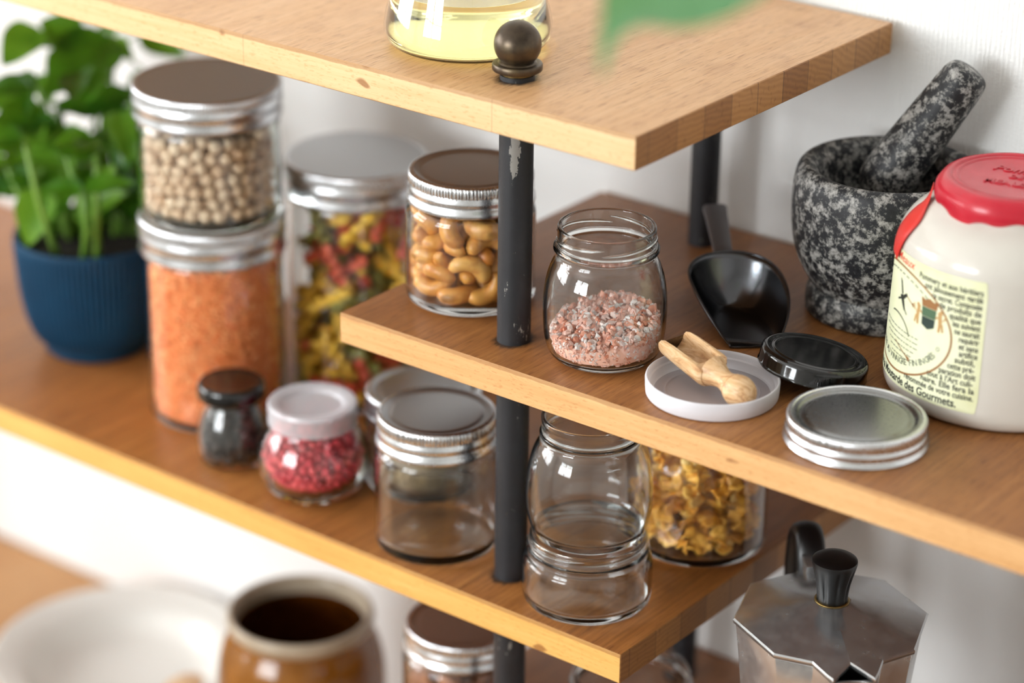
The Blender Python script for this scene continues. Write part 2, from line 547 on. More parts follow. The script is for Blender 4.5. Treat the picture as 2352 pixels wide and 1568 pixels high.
        246,-4,160,788,79,-220,570, 88,260,203,530,196,-75,-822, -74,-208,356,-108,992,-46,36, -181,30,245,1,-535,810,240, 144,-123,420,-304,166,112,-931, -30,258,436,82,172,977,96, -30,264,332,101,863,392,302, 308,50,388,-662,-155,-676,-284,
        110,-250,46,-27,-965,246,-84, 192,202,366,191,-183,768,-583, -86,253,46,-67,-78,-1,-995, 54,84,362,184,-97,-514,-832, 196,-107,259,-367,-324,830,-268, 287,124,89,667,-122,714,172, -194,198,496,-218,-15,-42,-975, -49,-278,102,341,-746,442,364,
    ],
    'fusilli': [
        -74,225,680,-948,319,-18,11, -158,228,778,556,114,-46,822, -366,-146,232,668,464,-533,-233, 34,-321,310,459,-284,-130,-832, 100,268,50,514,-101,165,-836, -86,60,1188,-624,-73,155,-762, -176,-364,285,22,464,266,845, 312,-66,1302,572,-175,-490,634,
        2,304,94,375,-428,795,-208, -254,196,970,-362,620,653,-242, -322,-150,486,717,-218,334,-571, 258,154,50,482,265,-403,-732, -196,-176,716,-37,226,-969,-96, 373,-69,770,-250,-547,336,725, -32,147,798,-777,197,-134,583, -152,13,796,-277,-634,128,711,
        126,98,756,-226,-367,-715,-550, -381,-38,926,248,653,-690,192, 194,-14,370,84,466,855,-212, -123,-20,1252,157,374,-94,-909, 114,374,446,614,774,-89,-129, -200,354,290,-241,-484,-172,824, -202,-214,1342,-788,-299,-400,-359, 218,-200,300,-36,99,991,81,
        -317,48,402,535,248,-367,-720, -249,-22,766,638,-317,-170,681, 107,-232,978,269,-98,946,155, 240,138,350,-805,185,508,-244, 268,-121,50,183,566,-765,-247, -202,21,584,165,-218,-364,890, 15,160,606,414,843,-341,-46, 86,-386,794,234,-928,-161,-242,
        32,250,232,869,260,-360,-219, 194,188,1009,154,282,420,849, -4,295,962,-11,-506,-842,186, -144,-234,1072,545,-413,322,655, 176,198,912,768,384,28,513, -336,149,732,-77,-762,59,-640, 20,91,537,109,134,623,763, -16,16,1071,-771,411,396,281,
        282,198,258,-407,480,496,-599, 58,-278,674,-402,-672,358,-508, 149,-44,946,-780,-457,-350,245, -95,200,934,-116,839,-521,-106, -174,294,182,-78,-474,855,-193, -268,-178,329,84,-296,-333,-892, -16,-280,1199,-160,757,609,-172, 200,68,922,-109,805,91,-576,
        -185,-359,150,452,128,-710,525, 94,-158,430,-916,232,289,155, 93,-354,1013,685,-335,423,490, -167,88,1112,-323,509,190,775, 166,-306,521,-334,41,-924,-181, -318,-138,50,595,-391,385,-587, 150,248,214,640,-95,190,-738, -54,392,50,113,991,71,8,
        -243,-244,138,-664,23,487,-567, -258,-121,106,210,813,-394,-373, 190,-253,743,-755,-220,-93,-611, -116,-300,789,733,-212,-582,281, 18,92,446,73,616,-782,61, -246,154,1113,-345,484,-745,303, 108,-380,142,124,982,138,23, -224,69,245,372,-431,72,-818,
        101,386,638,367,865,32,-340, 328,-142,492,-331,-354,874,-40, -224,46,134,-906,-166,379,92, -122,354,1188,-226,257,-8,940, -294,-124,665,-313,791,-424,-310, -106,318,706,17,35,935,-353, -60,278,386,222,660,713,85, -166,-296,592,521,258,512,-632,
        59,-303,122,790,-525,-305,-80, -350,203,340,552,-608,26,570, 161,195,680,806,-130,463,-345, -274,-30,628,166,-288,-923,195, -192,90,467,-666,218,-16,-713, -328,222,50,-636,-614,-325,-337, 74,392,276,957,30,-280,-71, 28,-294,1326,966,-174,-178,-74,
        51,242,1270,391,319,-464,-729, 309,41,1018,348,-101,-744,561, 27,-52,96,833,-264,-332,355, 126,-158,122,556,420,140,703, 32,228,138,-228,968,100,-43, 149,341,1006,-628,423,617,213, -22,30,252,841,299,-360,-271, 253,-119,267,269,-428,811,295,
        24,115,241,189,887,-419,-39, -170,-95,880,936,-37,111,332, 12,196,513,612,777,-102,106, -66,-189,1118,543,755,53,-364, -112,14,110,316,914,43,251, -228,258,112,118,958,146,-216, -89,-95,1060,775,-616,22,-137, -364,-164,135,-812,146,211,524,
        104,220,840,-880,-436,-128,142, -153,72,668,-327,82,-179,-924, 330,-81,224,548,-61,632,-544, 131,-376,342,-396,236,652,602, -275,9,857,75,-527,815,-229, 83,-112,50,200,-543,765,-282, 148,210,1268,-505,314,-480,-645, -253,164,94,-376,-901,-172,133,
        298,-280,174,1,-632,166,-757, 146,297,649,450,840,-62,297, 354,-14,126,312,507,771,228, 142,-190,1332,-507,-165,-465,707, -98,-213,423,204,-426,-500,726, -70,111,96,186,104,556,-803, 316,100,184,38,-378,-857,348, -126,368,538,268,-246,794,488,
        3,-308,1097,-287,921,228,129, -128,64,296,-129,624,638,-432, 116,-249,370,-560,826,-8,65, 118,321,525,-108,-368,-770,-510, 115,-201,701,-379,-691,-176,590, 14,-58,880,172,-467,848,182, -104,-269,334,-366,568,-520,523, 96,292,378,-643,590,-268,408,
        24,308,1128,687,489,-36,537, 272,108,1151,-464,-700,-526,-133, 287,68,434,205,-311,511,-775, -22,-378,1344,-452,-19,850,-271, -406,54,178,-714,54,692,-88, 24,-116,958,-619,778,-91,58, -38,208,1168,-525,386,-724,228, -182,251,588,-582,-317,168,730,
        116,-54,784,476,713,-512,51, 392,-45,50,353,661,584,312, 278,246,1028,-502,728,-376,-277, 2,-207,756,147,758,600,-209, -364,-140,579,316,472,667,483, 338,26,576,-544,-648,-24,-533, -94,-180,182,519,311,-642,-472, -74,352,1056,44,70,-563,822,
        -224,258,500,-978,121,-72,-152, 300,-78,628,259,-83,648,-711, -32,-324,174,-119,-269,-796,529, 288,129,654,-208,766,580,-182, -38,-280,262,-639,127,-46,757, 294,22,904,-814,-142,-468,-314, 187,-38,106,-699,-246,81,-667, -168,-128,134,13,847,-382,-369,
        -94,-72,242,418,887,137,-139, 87,32,411,-10,354,-829,-433, 380,118,1165,-600,-157,338,-708, -56,-17,50,-908,-262,-91,-315, -70,20,544,-172,507,-571,-622, 132,-368,50,-28,165,-972,167, -163,236,335,137,302,750,572, -268,140,302,211,-179,518,810,
        381,151,176,177,-710,-43,-680, -220,-76,428,166,-692,590,-382, 200,-44,268,448,117,-857,-227, -50,292,290,-231,421,523,-704, 18,-136,592,-170,-511,813,-222, 212,271,324,-655,733,11,185, 260,-256,1307,564,17,494,-662, -342,-7,257,7,824,482,-297,
        260,226,1326,104,750,-479,-444, 34,-174,170,-571,693,433,76, 200,-158,1218,-379,-14,68,-923, 236,312,144,7,319,944,-82, 185,220,50,405,-351,552,-638,
    ],
    'almond': [
        -132,-86,181,270,177,946,-26, 92,222,374,-214,-317,-876,-295, 247,-148,150,142,246,-337,-898, -16,-239,117,188,-154,-952,-185, 50,-48,51,626,-208,-215,720, 40,-156,177,613,58,718,324, -258,-60,55,-717,688,-68,-88, -166,-180,684,-149,-636,-28,756,
        272,34,574,905,305,162,-247, -256,-148,816,462,426,532,568, -128,-110,306,-654,-20,-547,522, -36,-57,120,-113,-564,817,-38, 81,270,682,-381,492,-723,-300, -20,220,100,176,803,564,75, 297,-44,220,328,447,-593,584, -12,85,498,469,-450,-756,-73,
        -34,-172,518,190,824,-416,-336, -30,262,312,52,-800,587,-116, -218,-96,554,-3,-980,-186,-63, 160,-251,52,408,170,-504,-742, 110,-246,314,462,275,-35,-842, 168,48,149,-272,530,432,-677, -154,83,116,808,-573,101,-93, -26,76,51,434,9,70,-898,
        256,-116,52,-579,168,94,-793, 209,62,243,718,381,561,157, -290,66,560,-458,-589,410,524, 306,8,84,-399,-487,-415,-657, 195,26,836,-333,-686,-533,368, -28,-143,51,-116,320,872,-351, -20,-214,739,-159,770,-494,372, 210,146,314,-25,-28,-419,907,
        37,76,132,-114,901,-33,-417, -218,34,52,-505,848,-152,42, 84,267,467,678,526,-494,-142, 117,-46,432,-765,284,-569,-99, -57,-266,586,-876,219,-419,97, 132,124,810,456,-451,-19,-767, 52,-54,302,395,180,-529,-729, -58,296,927,-627,-487,498,-349,
        -239,162,979,-596,-241,-652,402, -230,-212,52,886,-244,20,-393, -120,12,398,440,-517,-422,-601, -249,-50,464,-635,-465,357,503, 186,22,52,-682,-675,-248,-135, -244,194,76,870,-174,-380,260, -94,-12,659,343,-597,-188,700, 62,163,184,-767,499,-216,340,
        86,18,752,815,-194,256,-483, -180,-10,994,89,640,-526,553, 234,167,453,523,436,556,476, -130,-178,52,337,166,584,719, 72,234,52,749,118,-194,-622, -189,14,580,255,192,-872,371, 114,-268,694,-710,-703,-13,43, -58,-307,52,-67,-71,-915,-392,
        -228,140,512,97,-648,340,674, -40,-105,388,437,577,-563,-400, -112,292,51,-934,-283,-46,-214, 150,-119,69,-717,462,466,-237, -99,202,940,17,-56,-720,691, -118,-124,941,612,348,167,-690, -288,104,172,-604,472,365,529, 56,6,206,-734,29,-477,482,
        -148,162,52,283,196,-339,-876, -236,-136,122,89,35,694,714, -120,17,188,696,-710,84,65, 175,-73,590,-860,-181,245,-410, 198,224,229,-248,-92,-873,-410, -8,-34,504,464,168,-321,808, -206,-220,542,574,-769,57,-275, -176,225,379,870,321,334,-168,
        -251,-84,365,57,223,-594,-770, 197,208,52,-82,-785,614,6, -142,-124,485,-452,418,157,-772,
    ],
    'cornflake': [
        162,-74,30,492,0,0,-870, 130,222,526,-8,423,689,-589, 16,-303,399,-226,710,568,349, 56,-88,446,-307,-308,689,580, -25,-82,698,-407,-847,-18,340, 71,75,90,-839,-125,21,-529, -169,-212,921,-541,-66,-627,557, 100,-220,860,128,798,236,540,
        158,319,872,-573,-786,146,181, 264,-47,684,134,554,-629,529, -107,317,106,-315,897,76,-301, 76,133,801,-683,710,-157,-65, -30,-46,952,812,438,-288,-258, 330,47,963,868,263,403,124, -208,-144,850,760,-531,-130,352, -110,40,672,728,-644,214,96,
        290,-122,68,698,8,-99,710, -70,286,30,969,0,0,-246, -194,0,331,-282,-21,-632,-721, 325,51,870,-314,170,202,912, -312,136,288,260,-589,298,705, -180,-173,294,721,515,182,-427, 85,144,578,-738,310,-587,-118, -140,161,30,0,-857,515,0,
        -38,-336,224,402,-654,620,164, -224,72,86,22,-306,-894,-326, 58,300,84,400,10,19,916, 120,63,64,469,233,259,-811, 295,36,768,904,-380,193,-10, 38,-336,988,469,-355,733,342, -318,76,648,779,-138,61,-609, -57,226,948,-930,14,-350,-110,
        160,103,278,-960,-57,261,-79, -98,-262,121,-337,-143,-165,-916, 193,-194,967,824,-214,-477,-218, -128,293,102,946,-187,-261,36, -82,-22,72,399,668,-547,310, 305,-73,369,299,-330,-655,610, -70,353,868,-404,-431,-635,498, -101,80,250,31,-354,868,347,
        -238,88,190,-232,-191,286,-910, -212,-138,450,165,619,652,406, -264,234,218,-444,-542,136,-700, 126,-56,370,332,496,478,-644, 44,-48,150,-231,2,949,-214, -14,173,30,886,0,0,-464, 286,169,386,-82,-753,-638,-139, 138,-100,609,807,-480,-339,-55,
        1,-152,606,-674,-720,-168,-15, -210,240,380,-192,921,-132,312, -24,-68,58,-408,-848,258,-217, 138,313,577,-454,594,308,588, -136,158,78,-120,665,-89,-732, -132,-235,56,856,186,-382,-294, -317,-104,192,-176,242,-50,-953, -166,-158,686,-196,928,299,-103,
        -263,-92,136,-218,-261,913,-226, -155,70,214,398,-121,400,-817, -330,48,564,462,354,-665,-468, -125,-300,290,-151,-391,906,-54, 320,-25,291,-746,-655,-38,111, 12,80,922,620,533,531,-223, 189,-84,175,842,-344,109,402, -96,246,450,-156,607,733,-265,
        -316,-65,76,-53,-46,11,-998, -103,336,673,460,479,679,-312, 136,-16,175,-72,-139,-921,357, -120,-274,583,-455,-560,-603,-341, -137,290,407,-408,-734,503,205, 102,-186,870,366,258,-28,894, -264,-196,44,41,-138,140,-980, -72,-142,30,0,458,889,0,
        -293,116,929,-62,-807,69,-584, -201,81,279,805,-70,-286,515, 43,-238,699,-792,440,-377,-191, 66,214,243,-289,-99,-844,440, 164,128,30,988,0,0,-152, -185,-306,660,561,801,-74,-194, -128,247,164,183,-842,-501,-86, 44,320,232,499,-148,279,-807,
        68,236,440,666,-523,155,-510, 284,168,469,-474,-154,-829,-253, -278,190,664,-246,28,826,507, -80,-134,414,-390,-136,-453,790, 116,-299,118,-297,796,-516,113, -46,114,614,580,-383,698,-171, 287,76,30,0,582,813,0, 46,233,822,182,778,-599,55,
        206,218,992,-788,-133,557,227, -148,118,716,-569,761,163,-266, 300,58,168,320,153,-552,755, -6,-324,154,550,-18,-118,827, -93,-34,843,431,234,-510,706, -20,-304,60,-904,122,-16,409, 234,-128,866,-838,475,-149,-225, 134,-168,102,586,271,72,-760,
        -37,132,126,130,774,-599,160, 143,29,112,-25,-306,921,239, -218,184,208,-334,20,-427,840, 163,-201,597,818,-316,371,304, 238,-233,1036,-834,-343,-253,351, -164,-148,169,236,-851,346,318, -240,280,68,442,25,-707,-552, -135,-119,76,-499,-51,40,864,
        4,188,386,105,929,-349,64, 76,50,566,265,739,487,-383, 336,48,524,92,430,783,440, 338,66,402,722,374,472,342, 217,-116,564,-661,-732,-141,-87, -200,-113,476,300,-201,530,-767, -255,202,822,-759,152,-100,-625, 101,-238,498,-216,-604,-746,178,
        -136,-76,996,-9,216,53,975, 188,210,454,-284,240,-903,213, -78,-270,652,-705,202,-333,593, -308,112,30,0,-983,185,0, -236,-213,715,-380,-338,-235,828, 330,-82,663,389,-98,-699,-592, 204,68,181,-159,818,230,-503, 290,-169,30,0,649,760,0,
        112,144,30,0,-597,802,0, 262,145,106,162,108,200,-960, -121,231,588,316,614,-654,-309, 85,-240,242,-938,-130,103,-304, -14,62,300,669,-702,-221,-106, 194,60,870,550,-281,552,-560, -16,-290,694,173,-529,-73,-828, -91,-98,348,985,132,-62,97,
        -58,-266,30,0,-337,942,0, 0,-200,60,147,340,234,899, 240,-97,401,-559,-418,682,-219, -46,102,64,-390,-134,-132,901, 173,-270,379,-366,558,552,-501, -214,78,378,-433,-210,198,-854, -90,4,548,-334,-596,-188,705, 351,104,756,608,-125,-701,353,
        224,-217,205,-995,-90,33,-33, -236,-251,72,413,123,-896,110, -254,218,987,-312,622,610,-380, 111,54,188,38,514,838,-177, 20,150,151,-127,-82,980,-128, -48,58,311,111,-342,-929,92, -115,-141,546,85,-15,-479,-874, 138,-246,30,0,-969,248,0,
        -119,74,150,-909,-242,226,-253, -118,310,30,0,240,971,0, 234,83,620,148,940,-308,-16, 216,-248,864,-800,337,164,468, 59,276,913,274,-683,-184,-652, 97,-246,386,-851,-259,206,-407, -72,-212,161,355,636,-682,65, -168,248,781,628,-176,-181,736,
        34,277,130,-848,-28,-105,518, 252,206,82,-31,129,-990,-41, 52,222,56,-206,-214,896,-328, 25,-148,56,-82,734,556,-381, 294,-46,30,-441,0,0,-898, -78,-126,864,376,621,-464,508, -12,171,212,11,-598,-631,495, 14,-368,66,647,-656,263,288,
        -234,-218,132,824,-333,141,-435, 80,-170,126,-294,936,-151,120, -319,-68,30,-415,0,0,-910, -146,-320,64,-440,840,103,300, 76,186,722,-375,156,-719,-564, 104,184,193,842,-275,24,464, 149,91,856,498,162,-800,-294, 113,-46,30,0,-871,-491,0,
        -202,-2,114,-467,654,-520,-290, 238,236,934,-702,-154,-683,-131, 261,-188,370,-725,217,-616,-220, -348,29,875,6,-640,-236,732, 139,259,816,-661,332,-673,-36, 142,55,374,-366,871,303,-123, 224,120,556,-247,481,838,79, -314,-123,941,-523,-263,66,808,
        -203,209,70,667,273,-559,-411, 181,-271,730,-337,642,-679,-114, 24,-165,812,-426,595,90,-676, -184,-92,30,0,-941,-339,0, -250,216,146,90,633,741,205, 10,-250,266,-860,23,477,-179, 126,-312,644,-216,-485,634,562, -290,19,183,40,-502,-701,-505,
        -86,-180,242,-265,550,131,781, 165,-198,30,0,-512,859,0, -284,160,56,-188,811,526,-176, -126,-76,130,184,-184,-220,940, 76,330,218,433,652,565,-260, -333,119,982,71,791,-206,571, -32,334,132,-239,726,312,-565, 219,214,622,151,371,604,689,
        214,-299,71,583,703,3,406, -230,-236,334,35,715,-533,-451, -7,-6,718,360,790,-202,-454, 294,-206,130,67,-425,603,-672, 26,-68,112,338,129,254,897, -66,46,92,182,-58,-14,982, -62,288,248,752,331,492,289, -129,-30,416,-315,-221,-59,921,
        246,-224,910,202,500,763,-355, 338,-64,140,-384,394,12,-835, 316,-80,450,179,-790,-566,152, -178,34,30,0,-888,461,0, -228,-106,131,-524,-172,402,-731, 250,214,30,0,158,988,0, -262,94,677,-991,-16,-77,-105, 71,-264,148,-208,-366,-119,899,
        80,159,544,-527,11,537,659, 104,114,348,-975,-166,-145,-33, -92,167,206,194,-344,-695,601, 96,248,590,-681,228,319,619, 142,248,78,-756,59,-652,8, 266,181,786,-413,886,188,99, -130,124,684,66,692,504,-513, 152,172,138,106,954,-276,57,
        229,-126,292,710,-408,-47,571, 234,54,726,897,-128,394,-157, 267,58,756,-128,-568,-731,-356, -8,74,800,-173,22,-945,278, 174,-160,768,-833,319,-186,-413, 204,-254,750,-272,-749,235,-558, -35,339,537,846,-232,-305,-372, 320,100,62,-881,223,406,-94,
        -11,-216,1020,863,-10,-463,204, 47,332,30,0,-301,954,0, 163,-110,90,526,163,-45,-834, -253,108,109,411,131,-880,198, -332,36,62,-359,-176,517,-757, 167,314,72,-495,711,-53,496, 97,-293,932,-245,559,-771,184, 232,-125,130,149,278,226,922,
        133,-252,510,810,358,-412,216, 26,-284,820,-418,-818,339,206, -3,57,30,956,0,0,293, 166,80,503,15,906,-384,179, 314,38,594,-310,-21,-950,-7, -259,-63,894,-640,-195,-294,682, 102,-303,55,563,-31,-306,767, 47,124,462,136,-245,-130,-951,
    ],
    'pink': [
        30,262,233, 8,45,450, 189,112,419, -31,112,158, -43,226,74, -74,14,270, -92,-137,364, 14,82,168,
        -34,94,295, 127,209,250, -104,96,376, -108,44,332, -191,48,76, 124,-179,476, 165,144,380, 80,90,276,
        36,-114,434, -237,-35,200, 34,310,150, 26,177,163, -16,-173,342, 24,156,402, 36,116,256, -194,-100,386,
        90,-170,78, 56,83,122, -174,31,124, -153,73,288, -134,-116,74, -36,-169,240, 186,128,286, -168,-146,302,
        -104,98,432, 240,-62,94, -174,-58,202, 60,291,106, 40,-257,75, 136,-96,216, 76,-204,203, -149,68,419,
        234,196,146, 18,-139,72, 178,-18,120, 76,-218,75, 50,-275,149, -162,157,296, -74,-64,28, -138,67,212,
        260,-169,147, -102,180,244, 278,35,196, 44,-216,394, 114,140,210, -121,-200,186, -158,-32,28, 106,64,74,
        -40,-119,356, -232,-126,154, 24,282,62, 174,-136,347, 175,-100,28, 71,-103,181, -244,-52,28, -83,-298,211,
        162,-136,242, -198,-242,154, -92,-197,480, -2,-283,61, 222,-4,372, 139,106,74, 220,-54,142, -230,164,60,
        289,10,149, -296,-20,164, 247,45,149, -134,-184,280, -92,-200,312, -86,78,294, -126,-52,228, 198,-55,28,
        -150,-41,157, 160,-71,259, -156,152,556, 146,154,258, 196,-77,72, -14,152,246, -247,-132,58, -54,-278,62,
        -212,198,194, 103,96,174, -284,18,64, 78,148,374, 63,166,74, -230,115,132, -152,-9,210, 154,60,96,
        -62,-212,212, -126,8,28, -136,170,509, 82,-19,374, -124,-126,156, 14,78,314, 84,202,390, -112,-69,71,
        82,145,253, 178,222,160, -68,-240,28, -36,210,240, 64,-32,121, -32,64,340, -214,214,124, 178,-176,28,
        -70,280,202, -102,-248,204, -80,-160,210, 86,26,406, 211,-60,382, 8,-175,390, 7,143,296, -13,97,244,
        138,190,140, -210,-44,74, 2,298,108, -196,101,382, -29,-84,288, -54,-232,290, 62,218,162, 234,21,78,
        216,112,210, -202,80,478, 192,54,170, 218,42,342, -116,-171,28, 44,245,28, -206,120,80, -100,-20,304,
        296,54,118, 132,102,303, -218,-10,502, 32,122,73, -128,102,328, -86,-106,231, -90,-198,423, -129,-86,119,
        -140,13,162, -94,-200,368, -108,132,214, -174,-240,106, 200,221,110, -54,-58,331, 172,-137,402, -19,128,73,
        64,-171,28, -62,140,374, 175,-130,72, -118,-159,113, 186,14,204, -105,31,120, -226,8,72, 33,-236,272,
        -12,-121,406, -154,154,460, 238,54,270, 88,-252,178, -41,-23,28, 207,194,63, -28,-111,116, 116,-192,322,
        -50,244,28, 142,-74,166, -13,15,408, 94,-132,28, 216,-94,272, 266,-89,58, 126,-103,122, -194,100,546,
        -104,-262,60, -182,202,50, 166,-206,140, 126,179,363, -16,-210,130, -170,-10,344, -128,89,28, -76,108,250,
        227,-98,28, -191,113,284, 164,-162,114, 22,-24,426, 28,152,28, 89,233,28, 203,32,28, 73,-86,118,
        -6,-32,314, -28,68,201, 9,232,78, 196,84,126, 248,69,100, 160,-87,366, 202,30,121, 226,10,299,
        103,-227,28, 217,-23,423, -158,90,72, -212,55,231, -128,198,288, 263,104,62, -216,-78,174, 214,-40,332,
        38,12,383, -214,36,314, 294,4,96, -166,202,136, 191,114,342, -1,-224,365, -197,106,232, 62,192,28,
        125,-49,116, 0,224,158, -76,-116,178, -54,30,28, -1,-8,246, 138,-246,60, 18,-55,109, 247,28,28,
        145,-140,28, -136,172,342, 64,159,198, -4,-224,310, 108,149,158, 280,46,64, 118,-124,336, -141,218,239,
        -160,213,188, -150,166,220, -192,-108,332, -166,144,396, -178,133,124, 91,84,28, 118,-210,164, -158,144,75,
        218,-180,62, 40,216,419, -210,-58,346, -22,-222,248, -5,176,361, 153,-28,74, -113,-42,28, -128,-113,266,
        -2,250,28, 86,128,118, 20,58,28, -208,-62,488, -160,-192,114, -20,157,28, -114,132,28, 78,20,327,
        -88,-151,262, 119,-114,390, -180,-172,28, -174,-4,75, -213,-192,169, -236,76,92, -14,-14,74, 96,-26,76,
        194,-86,172, -70,38,370, -89,-205,258, -132,116,149, -92,230,261, -82,-114,124, -128,-96,199, 224,116,96,
        142,-165,282, -253,24,112, -166,-154,248, -243,-10,153, 206,78,380, -90,198,518, 261,-13,216, -46,96,404,
        59,29,126, -178,124,500, -134,-96,459, -6,222,322, 112,238,157, -154,-43,104, -250,-176,134, -152,14,298,
        218,-112,98, 114,-26,441, 162,118,221, 162,-40,484, -166,50,336, -6,-88,74, -280,-33,60, 284,-45,77,
        68,73,327, -226,-93,88, -50,-217,342, -188,82,28, -129,179,418, -62,-68,200, -216,-24,449, 137,-172,368,
        284,-88,108, 239,72,28, -10,-130,308, 200,-92,328, -81,22,73, 270,-8,48, -250,-78,134, -132,250,62,
        22,-297,108, 67,-122,78, -170,-102,232, -76,134,125, -298,-6,111, 73,22,75, 238,152,60, 76,272,60,
        9,106,120, 82,201,504, -34,-166,159, 73,140,28, 69,190,282, -158,-168,160, -46,-212,454, 110,206,78,
        -133,162,120, -10,116,344, 118,14,264, -219,-80,228, -137,-99,358, 256,84,186, 112,-162,128, 2,18,196,
        -162,-128,118, 154,-192,236, -120,260,190, 104,58,124, 129,214,28, 19,70,386, 30,254,126, 102,-49,28,
        -147,-134,28, 74,-252,232, 26,-109,113, -70,-34,70, 160,134,169, 146,-256,152, -101,-70,162, 188,76,28,
        124,-95,28, 126,177,418, 2,-126,158, -78,226,209, -176,-188,208, 195,164,124, 59,220,71, 36,173,242,
        78,-84,292, -201,-160,127, -206,-16,28, 40,-21,74, -51,244,165, -205,-122,269, 206,70,450, 168,116,28,
        -260,4,232, 151,-55,28, 98,-8,175, -62,157,272, -166,30,247, 121,184,298, -274,68,60, 11,52,122,
        -106,-24,186, 41,162,335, -29,282,61, -150,52,28, -74,240,117, 54,120,160, 144,-175,70, 116,154,74,
        55,-94,244, 113,276,111, -9,-161,111, 209,-212,106, 194,98,497, 92,-128,224, 60,151,444, 210,-182,162,
        4,108,28, 36,262,178, -40,110,28, -104,158,166, -214,-206,106, -26,-70,28, 218,0,246, 72,-10,282,
        -15,-94,238, 36,6,28, 14,-194,73, -20,206,28, -2,78,74, -206,38,28, 125,9,354, 42,-41,248,
        -86,-134,76, 112,91,232, 164,188,28, 144,92,138, -170,14,28, 84,202,335, 44,-126,28, 264,-136,104,
        87,182,121, -123,-6,256, 152,67,204, -192,176,96, 116,114,354, 224,-12,28, 166,-20,242, 195,174,178,
        46,-216,336, 298,-91,161, 166,-8,439, -55,210,476, -102,-82,320, -155,-66,271, 47,232,309, 98,-174,251,
        109,-176,28, 42,-214,448, 108,-60,254, -102,180,28, -288,-122,154, -34,-159,28, -184,-214,61, -15,-204,28,
        -136,-176,334, -120,-16,76, -82,-286,106, 82,284,156, 235,116,148, -115,48,258, -174,132,343, -98,47,28,
        16,-2,118, 214,-5,160, -68,-194,28, -94,199,381, 122,-270,104, 116,122,28, 85,200,446, 120,-114,268,
        84,-239,126, 76,208,230, 184,-132,294, 106,76,422, -213,43,516, -95,-186,72, -188,-30,246, 218,-161,114,
        16,-249,28, -55,212,417, 210,-59,464, 34,-76,155, 58,-156,188, 147,-82,76, -72,118,74, 72,-202,290,
        143,62,267, -30,32,94, -48,172,76, 80,-146,428, -278,108,110, -82,270,60, -230,75,278, -92,142,328,
        110,127,442, -144,108,248, -45,187,156, -168,-139,422, -133,-150,204, 110,37,28, 12,218,266, 102,-62,336,
        26,-220,220, 230,-56,230, -217,123,28, -27,-248,28, -32,129,453, -2,-82,338, -64,-257,242, 120,-124,172,
        198,-94,423, 105,-97,440, 91,-267,60, 102,60,368, -230,-96,28, 81,-6,228, -256,-107,199, 114,44,174,
        190,-40,198, 36,150,118, -236,82,28, 217,16,463, 28,-72,400, 192,82,250, -110,276,104, 143,-204,28,
        -79,20,165, 136,170,530, -31,16,302, 72,-88,28, -68,144,28, 141,234,204, 87,-148,298, -175,-84,76,
        206,-141,28, 224,50,216, 54,-42,28, -190,-134,187, -48,218,356, 16,-314,167, -58,291,105, -198,-68,124,
        -44,124,209, 36,202,116, 193,-96,224, -29,164,410, -218,14,410, -240,-40,258, -64,-212,158, 37,214,531,
        88,-200,423, -190,82,116, 24,-70,290, -17,200,112, 151,-17,166, -250,-28,104, 160,147,450, -49,-80,150,
        -185,114,438, -166,-93,160, -292,-72,176, -26,-29,204, 174,-74,122, 77,-58,210, 133,12,212, 68,-134,138,
        38,214,361, 71,-190,148, 158,52,360, 90,-200,368, 144,-86,309, 124,255,62, 73,-288,104, 264,-35,166,
        -88,82,123, 122,-29,297, -38,-40,396, 98,-78,72, 9,174,72, 154,270,148, -64,-167,112, -147,270,144,
        -89,-166,158, 204,67,76, -144,-80,28, 44,-170,106, -293,56,110, 62,60,170, -194,-134,78, 76,-204,490,
        152,180,210, 206,-235,156, 84,47,220, -50,-250,124, -154,-62,395, -247,36,28, 38,214,474, 180,140,76,
        -138,71,118, 248,-14,118, -14,217,512, 22,9,293, 222,-132,181, -50,212,292, -106,74,73, 244,-50,28,
        -191,160,28, -131,-267,107, 278,111,114, -107,213,165, -14,-212,184, 8,-169,208, 80,-76,384, -224,-150,226,
        180,18,74, 130,-9,28, -81,71,210, -174,236,93, -160,160,168, -253,158,108, 177,-11,28, -69,-230,80,
        34,-222,115, 245,153,186, 138,78,28, 242,-118,230, 122,-230,214, -94,230,28, 302,-40,128, -270,-84,60,
        -2,-178,281, -259,-162,186, 92,-58,158, -126,228,117, -83,-6,28, -215,92,184, 9,132,189, -215,166,146,
        84,112,70, -86,188,122, 49,99,28, 28,214,204, 22,-80,28, 91,138,306, -222,-22,306, 150,90,452,
        -136,209,28, 129,-43,208, 151,28,138, -54,-110,28, 254,159,112, 196,154,28, 188,-124,138, -84,-60,114,
        -6,-118,28, -204,144,194, 124,-212,104, -19,-260,209, -7,221,392, 150,-38,342, -16,-237,84, 20,-177,154,
        -49,18,218, 26,-44,198, -192,-102,521, 30,60,214, -144,-232,149, -167,-144,367, -262,-130,108, -277,51,210,
        168,-244,104, 66,-134,376, -106,-70,420, -166,76,163, -182,-104,28, -112,139,278, -102,-212,120, -52,-164,300,
        171,-218,192, 175,10,330, -216,29,463, -110,-20,131, -258,142,171, -5,-220,420, 216,34,412, 82,-3,28,
        -114,61,165, -16,248,206, 104,176,28, 34,-273,201, 36,-227,168, 252,-83,190, 244,-136,57, 168,-6,384,
        -80,-148,28, -133,-174,398, -25,12,150, -133,-172,452, -222,-1,357, 198,160,231, 8,-32,368, -207,-72,292,
        -24,149,122, -148,-201,28, -232,29,188, -42,167,322, -47,60,152, 144,154,28, -12,282,162, 145,234,109,
        -90,198,326, 36,-206,28, 168,228,60, -84,107,171, -51,60,254, 166,-140,456, 62,-242,28, 104,194,187,
        64,102,210, 2,-174,450, -142,194,80, 216,-22,504, 22,111,448, -184,-115,468, 120,-127,74, 54,108,402,
